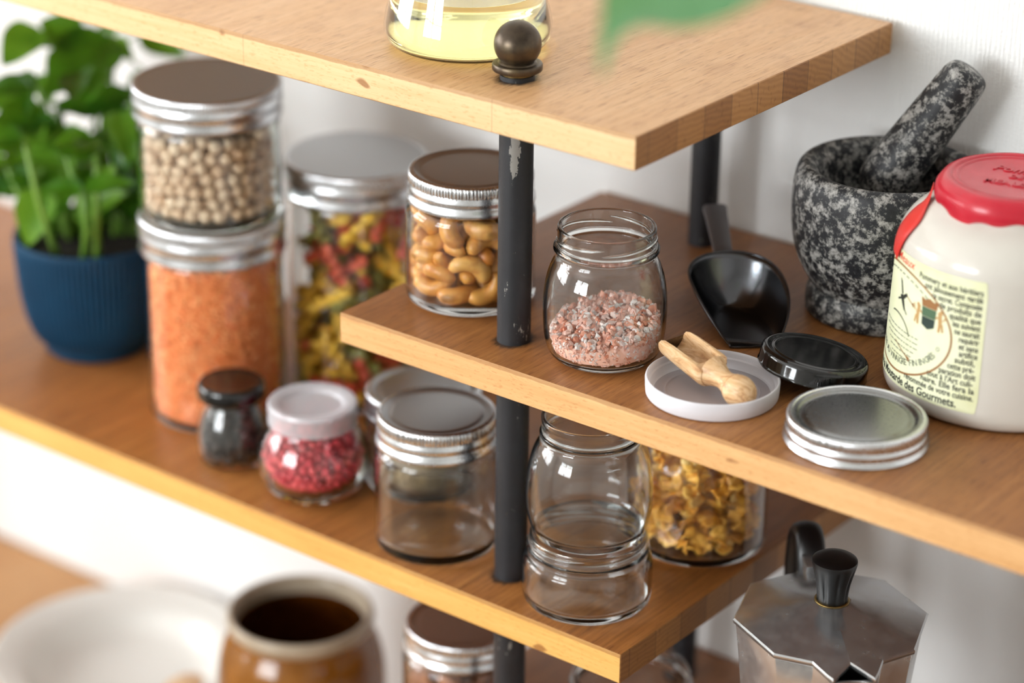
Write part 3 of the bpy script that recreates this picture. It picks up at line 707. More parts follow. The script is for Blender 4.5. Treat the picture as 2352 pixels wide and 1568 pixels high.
        44,-120,314, -216,52,369, 20,201,28, -105,190,466, -134,-222,76, -209,67,424, -77,-26,232, 222,115,28,
        -68,172,203, -178,34,194, -26,66,28, 80,236,115, -30,-131,201, -102,161,76, -11,-81,186, -156,-59,326,
        -94,214,76, 136,-172,423, 144,141,118, 246,-104,142, -39,93,109, -60,-6,114, 124,178,477, -6,-38,154,
        157,34,28, -50,-34,280, -220,-177,62, -194,158,252, -58,-30,162, -249,-6,28, -9,218,446, -54,-277,170,
        148,-55,409, -60,308,156, 201,76,303, 127,18,75, 85,254,202, -10,16,28, -106,-136,310, 64,46,28,
        44,-177,250, 158,185,90, 140,32,412, -150,-167,70, -92,-67,268, -23,252,117, 148,-92,475, -253,99,222,
        -276,88,162, -279,32,158, 54,15,450, 14,-130,358, -164,120,28, 207,-26,76, -200,-15,120, -80,92,28,
        47,-56,338, -206,88,330, 120,-222,268, -35,-134,72, -55,-159,398, -30,-296,106, 102,-294,150, -216,-39,396,
        118,-170,200, -110,-224,28, -38,-188,72, 182,-216,60, -14,180,200, -138,-216,236, -106,23,212, 177,20,276,
        -257,118,62, -139,34,77, -194,-14,174, -157,116,197, 46,-74,72, -290,-61,105, 2,46,258, -148,166,28,
        160,-160,168, 24,-117,206, 52,70,72, -4,-266,147, -120,116,98, 106,2,122, 18,-130,262, 198,-168,214,
        -106,-272,155, -204,-76,434, -33,-52,106, -60,-87,74, -206,-138,28, 158,155,326, 231,-42,281, -55,68,67,
        -232,60,144, -60,193,28, -164,-245,198, 44,-5,164, 14,-164,28, 6,-32,28, 19,28,73, -162,27,384,
        176,-32,294, -104,-106,28, -216,12,264, -194,-61,28,
    ],
}
BASIL = [
( -503.5,132.0,51.4 , -520.2,108.2,68.5 , 27.1, 0.74,-0.04,0.67 ),
( -520.6,106.3,65.6 , -518.4,69.1,45.5 , 25.3, 0.33,-0.43,0.84 ),
( -485.0,148.0,54.6 , -488.4,81.8,27.3 , 41.4, 0.15,-0.38,0.91 ),
( -453.4,131.4,18.8 , -473.0,94.9,17.4 , 22.1, 0.24,-0.17,0.96 ),
( -514.5,88.6,38.2 , -495.8,67.6,12.0 , 14.5, 0.40,-0.55,0.73 ),
( -501.7,94.4,6.3 , -515.0,47.6,2.5 , 28.5, 0.32,-0.17,0.93 ),
( -504.3,102.7,0.2 , -494.8,61.1,-13.2 , 27.1, 0.24,-0.25,0.94 ),
( -493.8,92.3,-8.1 , -446.8,88.7,-17.1 , 24.7, 0.14,-0.43,0.89 ),
( -477.4,126.7,6.4 , -444.6,138.2,18.9 , 22.3, -0.07,-0.64,0.77 ),
( -455.3,119.8,13.1 , -420.6,117.4,-1.8 , 18.9, 0.33,-0.43,0.84 ),
( -463.8,123.1,-6.4 , -425.5,109.1,-22.2 , 19.1, 0.22,-0.40,0.89 ),
( -474.6,82.4,-39.5 , -483.6,43.9,-22.3 , 16.4, 0.27,0.34,0.90 ),
( -473.6,58.7,-34.1 , -460.1,29.8,-67.2 , 24.4, 0.48,-0.55,0.68 ),
( -454.9,69.3,-52.8 , -413.7,85.6,-30.9 , 19.4, -0.18,-0.59,0.79 ),
( -493.4,66.8,-29.5 , -506.5,42.1,-18.9 , 18.9, 0.55,0.07,0.84 ),
( -484.2,148.6,54.6 , -459.1,140.8,43.3 , 9.6, 0.17,-0.59,0.79 ),
( -481.3,169.9,51.8 , -446.4,182.9,39.6 , 16.1, 0.44,-0.50,0.75 ),
( -504.2,149.7,47.0 , -483.7,153.1,61.9 , 14.5, -0.32,-0.73,0.60 ),
( -475.6,167.1,26.8 , -459.3,143.9,-0.1 , 16.1, 0.42,-0.54,0.73 ),
( -439.4,101.3,-41.6 , -412.8,111.3,-23.2 , 18.9, -0.26,-0.65,0.72 ),
( -536.5,89.3,20.2 , -531.8,59.0,9.0 , 22.3, 0.31,-0.29,0.91 ),
( -524.8,135.7,37.9 , -525.2,115.8,27.6 , 14.5, 0.40,-0.43,0.81 ),
( -539.6,122.0,21.3 , -515.2,111.2,5.7 , 14.5, 0.28,-0.52,0.80 ),
( -500.7,125.5,-25.5 , -501.6,99.5,-33.8 , 19.4, 0.41,-0.29,0.86 ),
( -471.6,118.5,-40.7 , -466.9,91.9,-45.5 , 17.6, 0.29,-0.12,0.95 ),
( -460.5,135.4,-25.8 , -441.0,138.5,-22.2 , 19.2, -0.07,-0.54,0.84 ),
( -523.0,90.3,-20.9 , -521.9,64.0,-20.2 , 22.4, 0.35,0.04,0.94 ),
]
STEMS = [
( -476.3,72.5,-76.0 , -496.0,83.0,-41.4 ),
( -464.6,76.6,-76.0 , -483.4,90.2,-45.6 ),
( -464.8,79.7,-76.0 , -482.8,107.1,-16.4 ),
( -452.4,86.6,-76.0 , -483.1,121.6,9.9 ),
( -452.4,86.6,-76.0 , -448.2,117.5,-45.0 ),
( -442.8,97.8,-76.0 , -460.1,129.6,-7.3 ),
( -432.8,108.3,-76.0 , -450.8,131.8,-15.9 ),
( -475.5,67.5,-76.0 , -511.7,89.6,-8.1 ),
( -438.4,103.6,-76.0 , -469.0,117.8,-16.2 ),
( -461.6,84.5,-76.0 , -499.9,105.3,3.8 ),
( -462.0,106.7,-76.0 , -480.7,143.2,45.0 ),
( -471.4,76.5,-76.0 , -519.5,101.7,24.0 ),
( -433.0,113.7,-76.0 , -451.6,144.3,7.5 ),
( -486.6,86.4,-76.0 , -504.1,100.4,0.8 ),
]
# ------------------------------------------------------------------ materials
M = {}
M['top_upper'] = veneer('veneer_upper', '#c69667', '#d1a374', '#dab083', .34, .5)  # brighter light and sheen on this board are put into the paler base
M['top_mid'] = veneer('veneer_middle', '#84552f', '#9b6536', '#ae7844', .34, .55)  # same wood; its dimmer light is put into the darker base colours
M['top_low'] = veneer('veneer_lower', '#8a572c', '#a56934', '#b87c42', .32, .4)  # same wood again, with the dimmer light in its base colours
M['front_upper'] = edgewood('edge_upper', '#dcae78', '#e9c190', '#f1cea0', (12, -176), None, 161.7)
M['front_mid'] = edgewood('edge_middle', '#cf9a62', '#dcab74', '#e5b982', (), None, 0)
M['front_low'] = edgewood('edge_lower', '#d49b52', '#e2ad60', '#eabb70', (), 104, -158.6)
M['end'] = endwood('board_end', ('#8a5c33', '#a5733f', '#ba8750'))
M['tablewood'] = veneer('table_wood', '#b27f4c', '#c2905c', '#cd9f6c', .5, .3)


def wallmat():
    t = NT('woven_wallpaper')
    w = t.n('ShaderNodeTexWave', wave_type='BANDS', bands_direction='X')
    w.inputs['Scale'].default_value = 98
    w.inputs['Distortion'].default_value = 3.0
    w.inputs['Detail'].default_value = 3
    w.inputs['Detail Scale'].default_value = 2.0
    t.l(t.coord((1, 1, .35)), w.inputs['Vector'])
    fine = t.noise(t.coord((320, 320, 520)), 1, 3, .6)
    coarse = t.noise(t.coord((70, 70, 170)), 1, 3, .6)
    h = t.math('ADD', t.math('MULTIPLY', w.outputs['Fac'], .4), t.math('ADD', t.math('MULTIPLY', fine, .7), t.math('MULTIPLY', coarse, .45)))
    nm = t.bump(h, .65, .0011)
    t.pbr(lin('#f0f0ee'), .75, 0, normal=nm)
    return t.m


M['wallpaper'] = wallmat()
M['paint'] = varied('white_paint', ['#ebeae6', '#f0efec'], 3, .8)
M['floor'] = veneer('floor_boards', '#6a5f55', '#776c61', '#857a6e', .45, .4)
M['frame'] = plain('window_paint', '#ededea', .4)


def polemat():
    t = NT('black_painted_steel')
    v = t.coord((1, 1, 1))
    n1 = t.noise(t.coord((170, 170, 42)), 1, 4, .6)
    n2 = t.noise(t.coord((800, 800, 330)), 1, 3, .6)
    sx = t.n('ShaderNodeSeparateXYZ')
    t.l(v, sx.inputs[0])
    # the long rubbed patch under the uppermost board
    dx = t.math('POWER', t.math('DIVIDE', t.math('SUBTRACT', sx.outputs[0], .0052), .0034), 2.0)
    dz = t.math('POWER', t.math('DIVIDE', t.math('SUBTRACT', sx.outputs[2], .118), .021), 2.0)
    dy = t.math('GREATER_THAN', sx.outputs[1], -.004)
    patch = t.math('SUBTRACT', 1.0, t.math('ADD', t.math('ADD', dx, dz), t.math('MULTIPLY', dy, 9.0)), clamp=True)
    worn = t.math('ADD', t.math('ADD', t.math('MULTIPLY', n1, .62), t.math('MULTIPLY', n2, .38)), t.math('MULTIPLY', patch, .22))
    chips = t.ramp(worn, [(.628, 0.0), (.648, 1.0)])
    c = t.mix(t.noise(v, 90, 3), lin('#15161a'), lin('#25262a'))
    c = t.mix(chips, c, lin('#8d8a84'))
    brass = t.ramp(t.noise(t.coord((900, 900, 300)), 1, 2), [(.76, 0.0), (.79, 1.0)])
    c = t.mix(t.math('MULTIPLY', brass, .6), c, lin('#8a6b45'))
    t.pbr(c, t.math('ADD', .38, t.math('MULTIPLY', n2, .25)), .0, normal=t.bump(n2, .15, .0002), Specular_IOR_Level=.5)
    return t.m


M['pole'] = polemat()
M['bronze'] = varied('aged_bronze', ['#40372e', '#54493d', '#6e6048'], 70, .36, 4, metal=.85)
M['brass'] = varied('worn_brass', ['#6b5a3c', '#9a8048'], 120, .35, 4, metal=.9)


def glass(name, tint='#f6fbf8', rough=0.0, ior=1.47):
    t = NT(name)
    t.pbr(lin(tint), rough, 0, Transmission_Weight=1.0, IOR=ior)
    return t.m


M['glass'] = glass('clear_glass', '#fdfffe')
M['greenglass'] = glass('greenish_glass', '#f8fcf9')
M['oil'] = glass('yellow_oil', '#fef5b0', 0, 1.46)


def metalmat(name, hexcol, rough, scratch=.1, scale=(600, 600, 600)):
    t = NT(name)
    n = t.noise(t.coord(scale), 1, 4, .6)
    r = t.math('ADD', rough, t.math('MULTIPLY', n, scratch))
    t.pbr(lin(hexcol), r, 1.0, normal=t.bump(n, .04, .0001))
    return t.m


def alumat():
    t = NT('cast_aluminium')
    n = t.noise(t.coord((95, 95, 95)), 1, 6, .65)
    f = t.noise(t.coord((900, 900, 900)), 1, 3, .6)
    lime = t.ramp(n, [(.42, 0.0), (.8, 1.0)])
    c = t.mix(lime, lin('#bfc0c2'), lin('#cfcfcd'))
    r = t.math('ADD', .21, t.math('MULTIPLY', lime, .1))
    m = t.math('SUBTRACT', .85, t.math('MULTIPLY', lime, .1))
    t.pbr(c, r, m, normal=t.bump(f, .06, .0001))
    return t.m


M['tin'] = metalmat('tinned_steel', '#dfe1e4', .2, .12)
M['tintop'] = metalmat('tinned_disc', '#c3c5c7', .3, .1)
M['alu'] = alumat()
M['discreflect'] = metalmat('dark_reflection_disc', '#8e8f8f', .2, .12)  # base darkened to stand for a dark reflection in the disc
M['scoopsteel'] = plain('dull_zinc', '#5f6064', .22, 1.0)
M['scoophandle'] = plain('dull_zinc_strap', '#7d7c80', .5, .85)
M['blackplastic'] = plain('black_bakelite', '#0d0d0e', .36)
M['blacklid'] = varied('black_lacquer', ['#050505', '#0a0a0b'], 90, .1, 3, Coat_Weight=.5)
M['blacklidtop'] = varied('mottled_black', ['#060606', '#0b0b0c', '#222223'], 130, .16, 4)


def milky(name, col, tr=.55, rough=.35):
    t = NT(name)
    t.pbr(lin(col), rough, 0, Transmission_Weight=tr, IOR=1.35)
    return t.m


M['milky'] = milky('milky_plastic', '#ecebf2', .5, .3)
M['milky2'] = milky('clear_milky_plastic', '#f0eff6', .72, .22)


def granite():
    t = NT('speckled_granite')
    v = t.coord((1, 1, 1))
    a = t.noise(v, 160, 9, .74)
    b = t.noise(v, 520, 3, .6)
    f = t.math('ADD', t.math('MULTIPLY', a, .8), t.math('MULTIPLY', b, .2))
    c = t.ramp(f, [(.38, lin('#0f1013')), (.485, lin('#1f2024')), (.505, lin('#54534f')), (.55, lin('#8a8884')), (.66, lin('#bab6b0'))])
    tint = t.ramp(t.noise(v, 60, 2), [(.45, lin('#ffffff')), (.7, lin('#dfe2e6'))])
    c = t.mix(.6, c, tint, 'MULTIPLY')
    t.pbr(c, t.math('ADD', .4, t.math('MULTIPLY', b, .2)), 0, normal=t.bump(b, .2, .0003), Specular_IOR_Level=.45)
    return t.m


M['granite'] = granite()
M['cream'] = varied('cream_glaze', ['#d2ccc2', '#d8d3c9', '#dcd8cf'], 14, .16, 3)
M['waxred'] = varied('red_wax', ['#b3182b', '#c01f32', '#c82a3a'], 30, .27, 3, bumpd=.0002, bumps=120)
M['ribbon'] = varied('red_paper_ribbon', ['#d22f28', '#dc3a30'], 25, .45, 2)
M['paper'] = varied('pale_yellow_paper', ['#e9ecc2', '#eef0cc', '#e2e4b4'], 22, .5, 3)
M['ink'] = plain('dark_ink', '#2c2f26', .6)
M['greyink'] = plain('grey_ink', '#6d7360', .6)
M['redink'] = plain('red_ink', '#e0452f', .6)
M['brownink'] = plain('brown_ink', '#9a6a3c', .5)
M['greenink'] = plain('green_ink', '#4e6a4c', .6)
M['darkgreenink'] = plain('dark_green_ink', '#24382f', .6)
M['tanink'] = plain('tan_ink', '#c39a62', .6)
M['brownglaze'] = varied('brown_honey_glaze', ['#6c4008', '#824f0c', '#966018'], 26, .12, 3)
M['darkglaze'] = varied('dark_brown_glaze', ['#3c1c04', '#5a2d07'], 26, .14, 3)
M['rimglaze'] = varied('beige_stoneware_rim', ['#a2937e', '#b0a18b'], 40, .3, 3)
M['porcelain'] = plain('off_white_porcelain', '#dfddd7', .22)
M['potblue'] = varied('blue_ceramic', ['#0b3550', '#0f3f5c'], 20, .55, 2, Specular_IOR_Level=.25)
M['soil'] = varied('potting_soil', ['#16120e', '#2b2118'], 300, .9, 4, .001, 400)


def olive():
    t = NT('olive_wood')
    v = t.coord((40, 260, 260))
    f = t.noise(v, 1, 5, .6, 1.2)
    c = t.ramp(f, [(.3, lin('#b8845a')), (.48, lin('#dab080')), (.66, lin('#e9c9a0'))])
    d = t.ramp(t.noise(t.coord((18, 120, 120)), 1, 3, .5, 2), [(.6, 0.0), (.66, 1.0)])
    c = t.mix(t.math('MULTIPLY', d, .4), c, lin('#96623c'))
    t.pbr(c, .42, 0)
    return t.m


M['olive'] = olive()


def leafmat(name, cols, rough=.35):
    t = NT(name)
    f = t.noise(t.coord((45, 45, 45)), 1, 3)
    g = t.n('ShaderNodeNewGeometry')
    f = t.math('ADD', t.math('MULTIPLY', f, .5), t.math('MULTIPLY', g.outputs['Random Per Island'], .5))
    c = t.ramp(f, [(.25, lin(cols[0])), (.5, lin(cols[1])), (.75, lin(cols[2]))])
    p = t.n('ShaderNodeBsdfPrincipled')
    t.l(c, p.inputs['Base Color'])
    p.inputs['Roughness'].default_value = rough
    tr = t.n('ShaderNodeBsdfTranslucent')
    t.l(t.mix(.5, c, lin('#8fc21c')), tr.inputs['Color'])
    mx = t.n('ShaderNodeMixShader')
    mx.inputs[0].default_value = .3
    t.l(p.outputs[0], mx.inputs[1])
    t.l(tr.outputs[0], mx.inputs[2])
    t.l(mx.outputs[0], t.out.inputs[0])
    return t.m


M['leaf'] = leafmat('basil_leaf', ('#23500f', '#437f1c', '#78a834'), .3)
M['stem'] = leafmat('basil_stem', ('#6f9a3a', '#82ad45', '#94ba55'), .4)
M['leaf2'] = leafmat('house_plant_leaf', ('#5c9668', '#6ca478', '#84b48e'), .3)
M['lentil'] = island('red_lentils', ['#ee8a4a', '#f59a5a', '#e87a3a', '#fbae72', '#f0904e'], .55)
M['lentilcore'] = plain('lentil_mass', '#e58145', .7)
M['chick'] = per_object('dried_chickpea', ['#d4b292', '#dfc0a2', '#e8cdb2', '#cda684'], .5, 260, .3, (.6, .42, .3, 1), .0003)
M['chickstuff'] = island('dried_chickpeas', ['#cdb195', '#d9c0a4', '#c9a887'], .55)
M['cashew'] = per_object('roasted_cashew', ['#e0a552', '#e8b466', '#d4913f', '#dca04c', '#c67c30'], .36, 130, .7, (.55, .24, .08, 1), .0003)
M['pasta_y'] = per_object('yellow_pasta', ['#efb92f', '#f6ca4c'], .5, 90, .12)
M['pasta_r'] = per_object('red_pasta', ['#d24f2e', '#de6440'], .5, 90, .12)
M['pasta_g'] = per_object('green_pasta', ['#857f36', '#989045'], .5, 90, .12)
M['corn'] = per_object('corn_flake', ['#fbb840', '#ffc85a', '#f4a834', '#ffdc88'], .5, 110, .3, (.75, .4, .12, 1), .0004)
M['pepper'] = island('black_peppercorn', ['#1d1714', '#2d241e', '#3a2d24', '#191412'], .6)
M['pink'] = per_object('pink_peppercorn', ['#c62a3a', '#d83a46', '#e6585a', '#a82030', '#e04650'], .4, 320, .3, (.35, .05, .05, 1))
M['pinkstuff'] = island('pink_peppercorns', ['#c62a3a', '#d83a46', '#a82030'], .45)
M['almond'] = per_object('almond_skin', ['#8a5331', '#9c623c', '#77442a'], .55, 200, .4, (.4, .2, .1, 1), .0004)
M['grain'] = island('beige_grain', ['#8f7450', '#a08660', '#7d6444'], .6)


def cloudy(name, color_fn, rough, see, trans):
    """diffuse body that lets part of the light through"""
    t = NT(name)
    c = color_fn(t)
    d = t.n('ShaderNodeBsdfDiffuse')
    t.sock(c, d.inputs[0])
    tl = t.n('ShaderNodeBsdfTranslucent')
    t.sock(c, tl.inputs[0])
    m1 = t.n('ShaderNodeMixShader')
    m1.inputs[0].default_value = trans
    t.l(d.outputs[0], m1.inputs[1])
    t.l(tl.outputs[0], m1.inputs[2])
    last = m1
    if see:
        tp_ = t.n('ShaderNodeBsdfTransparent')
        m2 = t.n('ShaderNodeMixShader')
        m2.inputs[0].default_value = see
        t.l(last.outputs[0], m2.inputs[1])
        t.l(tp_.outputs[0], m2.inputs[2])
        last = m2
    g = t.n('ShaderNodeBsdfGlossy')
    g.inputs['Roughness'].default_value = rough
    m3 = t.n('ShaderNodeMixShader')
    m3.inputs[0].default_value = .05
    t.l(last.outputs[0], m3.inputs[1])
    t.l(g.outputs[0], m3.inputs[2])
    t.l(m3.outputs[0], t.out.inputs[0])
    return t.m


def saltcol(t):
    g = t.n('ShaderNodeNewGeometry')
    return t.ramp(g.outputs['Random Per Island'], [(0, lin('#fbcab6')), (.2, lin('#ffeae2')), (.4, lin('#f8b89e')), (.56, lin('#fffaf8')), (.72, lin('#fdd6c8')), (.88, lin('#f2a98c'))], 'CONSTANT')


M['milky'] = cloudy('milky_plastic', lambda t: lin('#f8f7fc'), .28, .14, .2)
M['milky2'] = cloudy('clear_milky_plastic', lambda t: lin('#fbfaff'), .2, .5, .15)
M['saltcore'] = plain('pink_salt_mass', '#f3c0ab', .6)
M['milkyfloor'] = cloudy('thin_milky_plastic', lambda t: lin('#eeeaf0'), .25, .52, .3)
M['salt'] = cloudy('pink_salt', saltcol, .2, 0, .4)
# ------------------------------------------------------------------ the room
def struct(name, vf, mat, smooth=False, **kw):
    o = make(name, vf[0], vf[1], mat, smooth=smooth, loc=(0, 0, 0), **kw)
    o['kind'] = 'structure'
    return o


WY = 240.0                      # wall behind the shelves
X0, X1, Y0, ZC = -2300.0, 2500.0, -2900.0, 1300.0
struct('floor', box(X0, X1, Y0, WY, -FZ - 60, -FZ), M['floor'])
struct('ceiling', box(X0, X1, Y0, WY, ZC, ZC + 60), M['paint'])
struct('wall_back', box(X0, X1, WY, WY + 80, -FZ, ZC), M['wallpaper'])
struct('wall_right', box(X1, X1 + 80, Y0, WY, -FZ, ZC), M['paint'])
# window openings: left wall (y range, z range), front wall (x range, z range)
LW = (-1950.0, -350.0, 60.0, 960.0)
FW = (-1450.0, 50.0, 100.0, 980.0)
struct('wall_left', join(box(X0 - 80, X0, Y0, LW[0], -FZ, ZC), box(X0 - 80, X0, LW[1], WY, -FZ, ZC), box(X0 - 80, X0, LW[0], LW[1], -FZ, LW[2]), box(X0 - 80, X0, LW[0], LW[1], LW[3], ZC)), M['paint'])
struct('wall_front', join(box(X0, FW[0], Y0 - 80, Y0, -FZ, ZC), box(FW[1], X1, Y0 - 80, Y0, -FZ, ZC), box(FW[0], FW[1], Y0 - 80, Y0, -FZ, FW[2]), box(FW[0], FW[1], Y0 - 80, Y0, FW[3], ZC)), M['paint'])


def sash(a0, a1, z0, z1, f, axis):
    """frame with one mullion and one glazing bar across an opening"""
    bars = [(a0, a0 + 55, z0, z1), (a1 - 55, a1, z0, z1), (a0, a1, z0, z0 + 55), (a0, a1, z1 - 55, z1), ((a0 + a1) / 2 - 35, (a0 + a1) / 2 + 35, z0, z1), (a0, a1, z0 + (z1 - z0) * .66 - 20, z0 + (z1 - z0) * .66 + 20)]
    if axis == 'x':
        return join(*[box(p, q, f - 30, f + 20, r, s) for p, q, r, s in bars])
    return join(*[box(f - 30, f + 20, p, q, r, s) for p, q, r, s in bars])


struct('window_1', sash(LW[0], LW[1], LW[2], LW[3], X0 - 30, 'y'), M['frame'])
struct('window_2', sash(FW[0], FW[1], FW[2], FW[3], Y0 - 30, 'x'), M['frame'])


def daylight(name, loc, rot, sx, sy, watts, col):
    l = bpy.data.lights.new(name, 'AREA')
    l.shape = 'RECTANGLE'
    l.size, l.size_y = sx * S, sy * S
    l.energy = watts
    l.color = col
    o = bpy.data.objects.new(name, l)
    o.location = W(loc)
    o.rotation_euler = rot
    COL.objects.link(o)
    return o


daylight('daylight_left_window', (X0 - 72, (LW[0] + LW[1]) / 2, (LW[2] + LW[3]) / 2), (0, -pi / 2, 0), LW[3] - LW[2], LW[1] - LW[0], PL, (.985, .992, 1.0))
daylight('daylight_front_window', ((FW[0] + FW[1]) / 2, Y0 - 72, (FW[2] + FW[3]) / 2), (pi / 2, 0, 0), FW[1] - FW[0], FW[3] - FW[2], PF, (.94, .975, 1.0))

wd = bpy.data.worlds.new('overcast')
wd.use_nodes = True
wd.node_tree.nodes['Background'].inputs[0].default_value = (.9, .95, 1, 1)
wd.node_tree.nodes['Background'].inputs[1].default_value = .6
scn.world = wd

# ------------------------------------------------------------------ shelving unit
unit = thing('shelving_unit', 'tall wooden shelving unit of staggered boards on black metal poles', 'shelf', (0, 0, 0))
TH = 19.7


def board(x0, x1, y0, y1, ztop, mt, mf, me_):
    V, F = box(x0, x1, y0, y1, ztop - TH, ztop, 1.3, 3)
    r = np.random.RandomState(int(abs(ztop)) + 3)
    va = np.array(V)
    fm = []
    for f in F:
        p = va[list(f)]
        n = np.cross(p[1] - p[0], p[2] - p[0])
        n /= np.linalg.norm(n) + 1e-12
        k = 0 if abs(n[2]) > .75 else (1 if abs(n[1]) > abs(n[0]) else 2)
        fm.append(k)
    return make('shelf_board', V, F, [mt, mf, me_], unit, fmat=fm, sharp=30)


B1 = board(-900, 109.5, -38.5, 233, L1, M['top_upper'], M['front_upper'], M['end'])
B2 = board(-106.4, 720, -34.8, 235, 0, M['top_mid'], M['front_mid'], M['end'])
B3 = board(-900, 109, -35.8, 235, L2, M['top_low'], M['front_low'], M['end'])
B4 = board(-106.4, 720, -35.5, 235, L4, M['top_mid'], M['front_mid'], M['end'])
for b, lab in ((B1, 'brown uppermost board under the oil flask'), (B2, 'brown board under the salt jar'), (B3, 'orange brown board under the lentil jar'), (B4, 'lowest brown board under the coffee pot')):
    b['label'] = lab


def pole(x, y, top, rad):
    V, F = tube([(x, y, TT + .2), (x, y, TT + 120), (x, y, 0), (x, y, top)], rad, 40)
    return make('pole', V, F, M['pole'], unit, sharp=50)


pf = pole(0, 0, L1 + 2.6, 10.0)
pole(0, 200, L1 + 2, 9.3)
pole(-840, 0, L1 + 2, 10)
pole(-840, 200, L1 + 2, 9.3)
pole(640, 0, 2, 10)
pole(640, 200, 2, 9.3)
zt = L1 + 2.6
neck = [(0, zt - 1), (8.8, zt - 1), (8.8, zt + .3), (9.8, zt + .7), (9.9, zt + 1.8), (9.4, zt + 2.4), (0, zt + 2.4)]
make('finial_neck', *lathe(neck, 56), M['brass'], pf, sharp=40)
fin = [(0, zt + 2.2), (12.6, zt + 2.2), (14.0, zt + 2.6), (14.4, zt + 3.2), (14.4, zt + 6.0), (14.0, zt + 6.7), (12.8, zt + 7.0), (11.2, zt + 7.0), (10.6, zt + 7.7), (9.0, zt + 8.4), (0, zt + 8.4)]
make('finial_collar', *lathe(fin, 56), M['bronze'], pf, sharp=40)
bc = L1 + 20.3
ball = [(13.6 * cos(a), bc + 13.6 * sin(a)) for a in np.linspace(-.86, pi / 2 - .001, 30)] + [(0, bc + 13.6)]
make('finial_ball', *lathe([(0, ball[0][1])] + ball, 56), M['bronze'], pf, sharp=0)

# ------------------------------------------------------------------ table
tb = thing('table', 'light brown wooden table below the shelves', 'table', (0, 0, TT))
make('table_top', *box(-1500, 760, -420, 236, -32, -.0, 2), M['tablewood'], tb, sharp=30)
for x in (-1440, 700):
    for y in (-360, 190):
        make('leg', *box(x - 28, x + 28, y - 28, y + 28, -(FZ + TT) + .5, -32, 2), M['tablewood'], tb, sharp=30)

# ------------------------------------------------------------------ glassware helpers
def shell(outer, t, bt, n=2, inner_n=None, seg=80, mod=None):
    """closed glass body from an outer silhouette (base edge -> mouth)"""
    o = chaikin(outer, n)
    rt, zt_ = o[-1]
    inn = [(max(r - t, .5), max(z, bt)) for r, z in o[::-1]]
    z_in = [p for p in inn if p[1] > bt + 1.2]
    rb = z_in[-1][0]
    prof = [(0, outer[0][1] + 1.0), (outer[0][0] * .8, outer[0][1] + .6)] + o + [(rt - t * .15, zt_ + t * .35), (rt - t * .5, zt_ + t * .5), (rt - t * .85, zt_ + t * .35)] + z_in + [(rb * .95, bt + .5), (rb * .85, bt), (0, bt + .4)]
    return lathe(prof, seg, mod)


def lid_tin(r, h, z0, parent, knurl=True, disc=True, name='lid', flare=.8):
    """two-piece screw lid: beaded band and recessed disc"""
    prof = [(r - 1.6, z0), (r + flare, z0), (r + flare + .3, z0 + h * .06), (r + flare, z0 + h * .16), (r - .5, z0 + h * .24), (r - .8, z0 + h * .30), (r - .1, z0 + h * .40), (r + .1, z0 + h * .47), (r - .6, z0 + h * .55), (r - .9, z0 + h * .63), (r - .5, z0 + h * .66), (r - .45, z0 + h * .88), (r - .8, z0 + h * .965), (r - 1.6, z0 + h), (r - 3.6, z0 + h)]
    idx = [11, 12] if True else []
    n = int(2 * pi * r / 2.1)
    mod = (lambda i, a: (.32 * (1 if cos(n * a) > 0 else -1) if i in (10, 11) else 0)) if knurl else None
    V, F = lathe(prof, n * 4 if knurl else 96, mod)
    band = make(name, V, F, M['tin'], parent, sharp=50)
    dp = [(r - 3.2, z0 + h - .05), (r - 4.6, z0 + h - .5), (r - 7.0, z0 + h - 1.6), (r - 8.2, z0 + h - 1.7), (r - 9.4, z0 + h - 1.0), (r - 11, z0 + h - .9), (0, z0 + h - .9)]
    d = make('lid_disc', *lathe(dp[::-1], 96), M['tintop'], band, sharp=60)
    return band


def lid_flat(r, h, z0, parent):
    """one-piece lid of the large jars"""
    n = 150
    prof = [(r - 2, z0), (r - .4, z0), (r - .1, z0 + 1.0), (r - .2, z0 + 2.6), (r - 1.2, z0 + h * .28), (r - .9, z0 + h * .34), (r, z0 + h * .44), (r, z0 + h * .56), (r - 1.0, z0 + h * .66), (r - .8, z0 + h * .72), (r - .6, z0 + h * .92), (r - 1.2, z0 + h * .98), (r - 2.2, z0 + h), (r - 3.4, z0 + h - .5), (r - 4, z0 + h - .9)]
    V, F = lathe(prof, n * 4, lambda i, a: (.25 if cos(n * a) > 0 else -.25) if i in (9, 10) else 0)
    band = make('lid', V, F, M['tin'], parent, sharp=50)
    make('lid_disc', *lathe([(0, z0 + h - .7), (r - 9, z0 + h - .7), (r - 3.2, z0 + h - .55)], 96), M['tintop'], band, sharp=0)
    return band


# ------------------------------------------------------------------ big jars, left
def bigjar(name, lab, loc, r, h, lid_r, lid_h, grp=None, gm='glass'):
    t = thing(name, lab, 'jar', loc, group=grp)
    out = [(r - 6, .3), (r - 2, .6), (r - .3, 3), (r, 8), (r, 12), (r, h - 34), (r, h - 30), (r - .3, h - 27), (r - 2.2, h - 24), (r - 2.6, h - 22), (r - 2.6, h - 3)]
    make('glass_body', *shell(out, 2.2, 4.2), M[gm], t, sharp=60)
    lid_flat(lid_r, lid_h, h - lid_h + .4, t)
    return t


LEN = (-305.0, 60.0)
bigjar('storage_jar', 'tall glass jar of orange lentils with another jar on its lid', (LEN[0], LEN[1], L2 + .3), 47.6, 147, 50.4, 25)
bigjar('storage_jar', 'silver lidded glass jar of chickpeas standing on the lentil jar', (LEN[0], LEN[1], L2 + 147.9), 48.0, 92, 50.4, 22, None, 'greenglass')
PAS = (-251.3, 147.9)
bigjar('storage_jar', 'tall glass jar of tricolour spiral pasta behind the cashew jar', (PAS[0], PAS[1], L2 + .3), 48.6, 175, 50.4, 24)

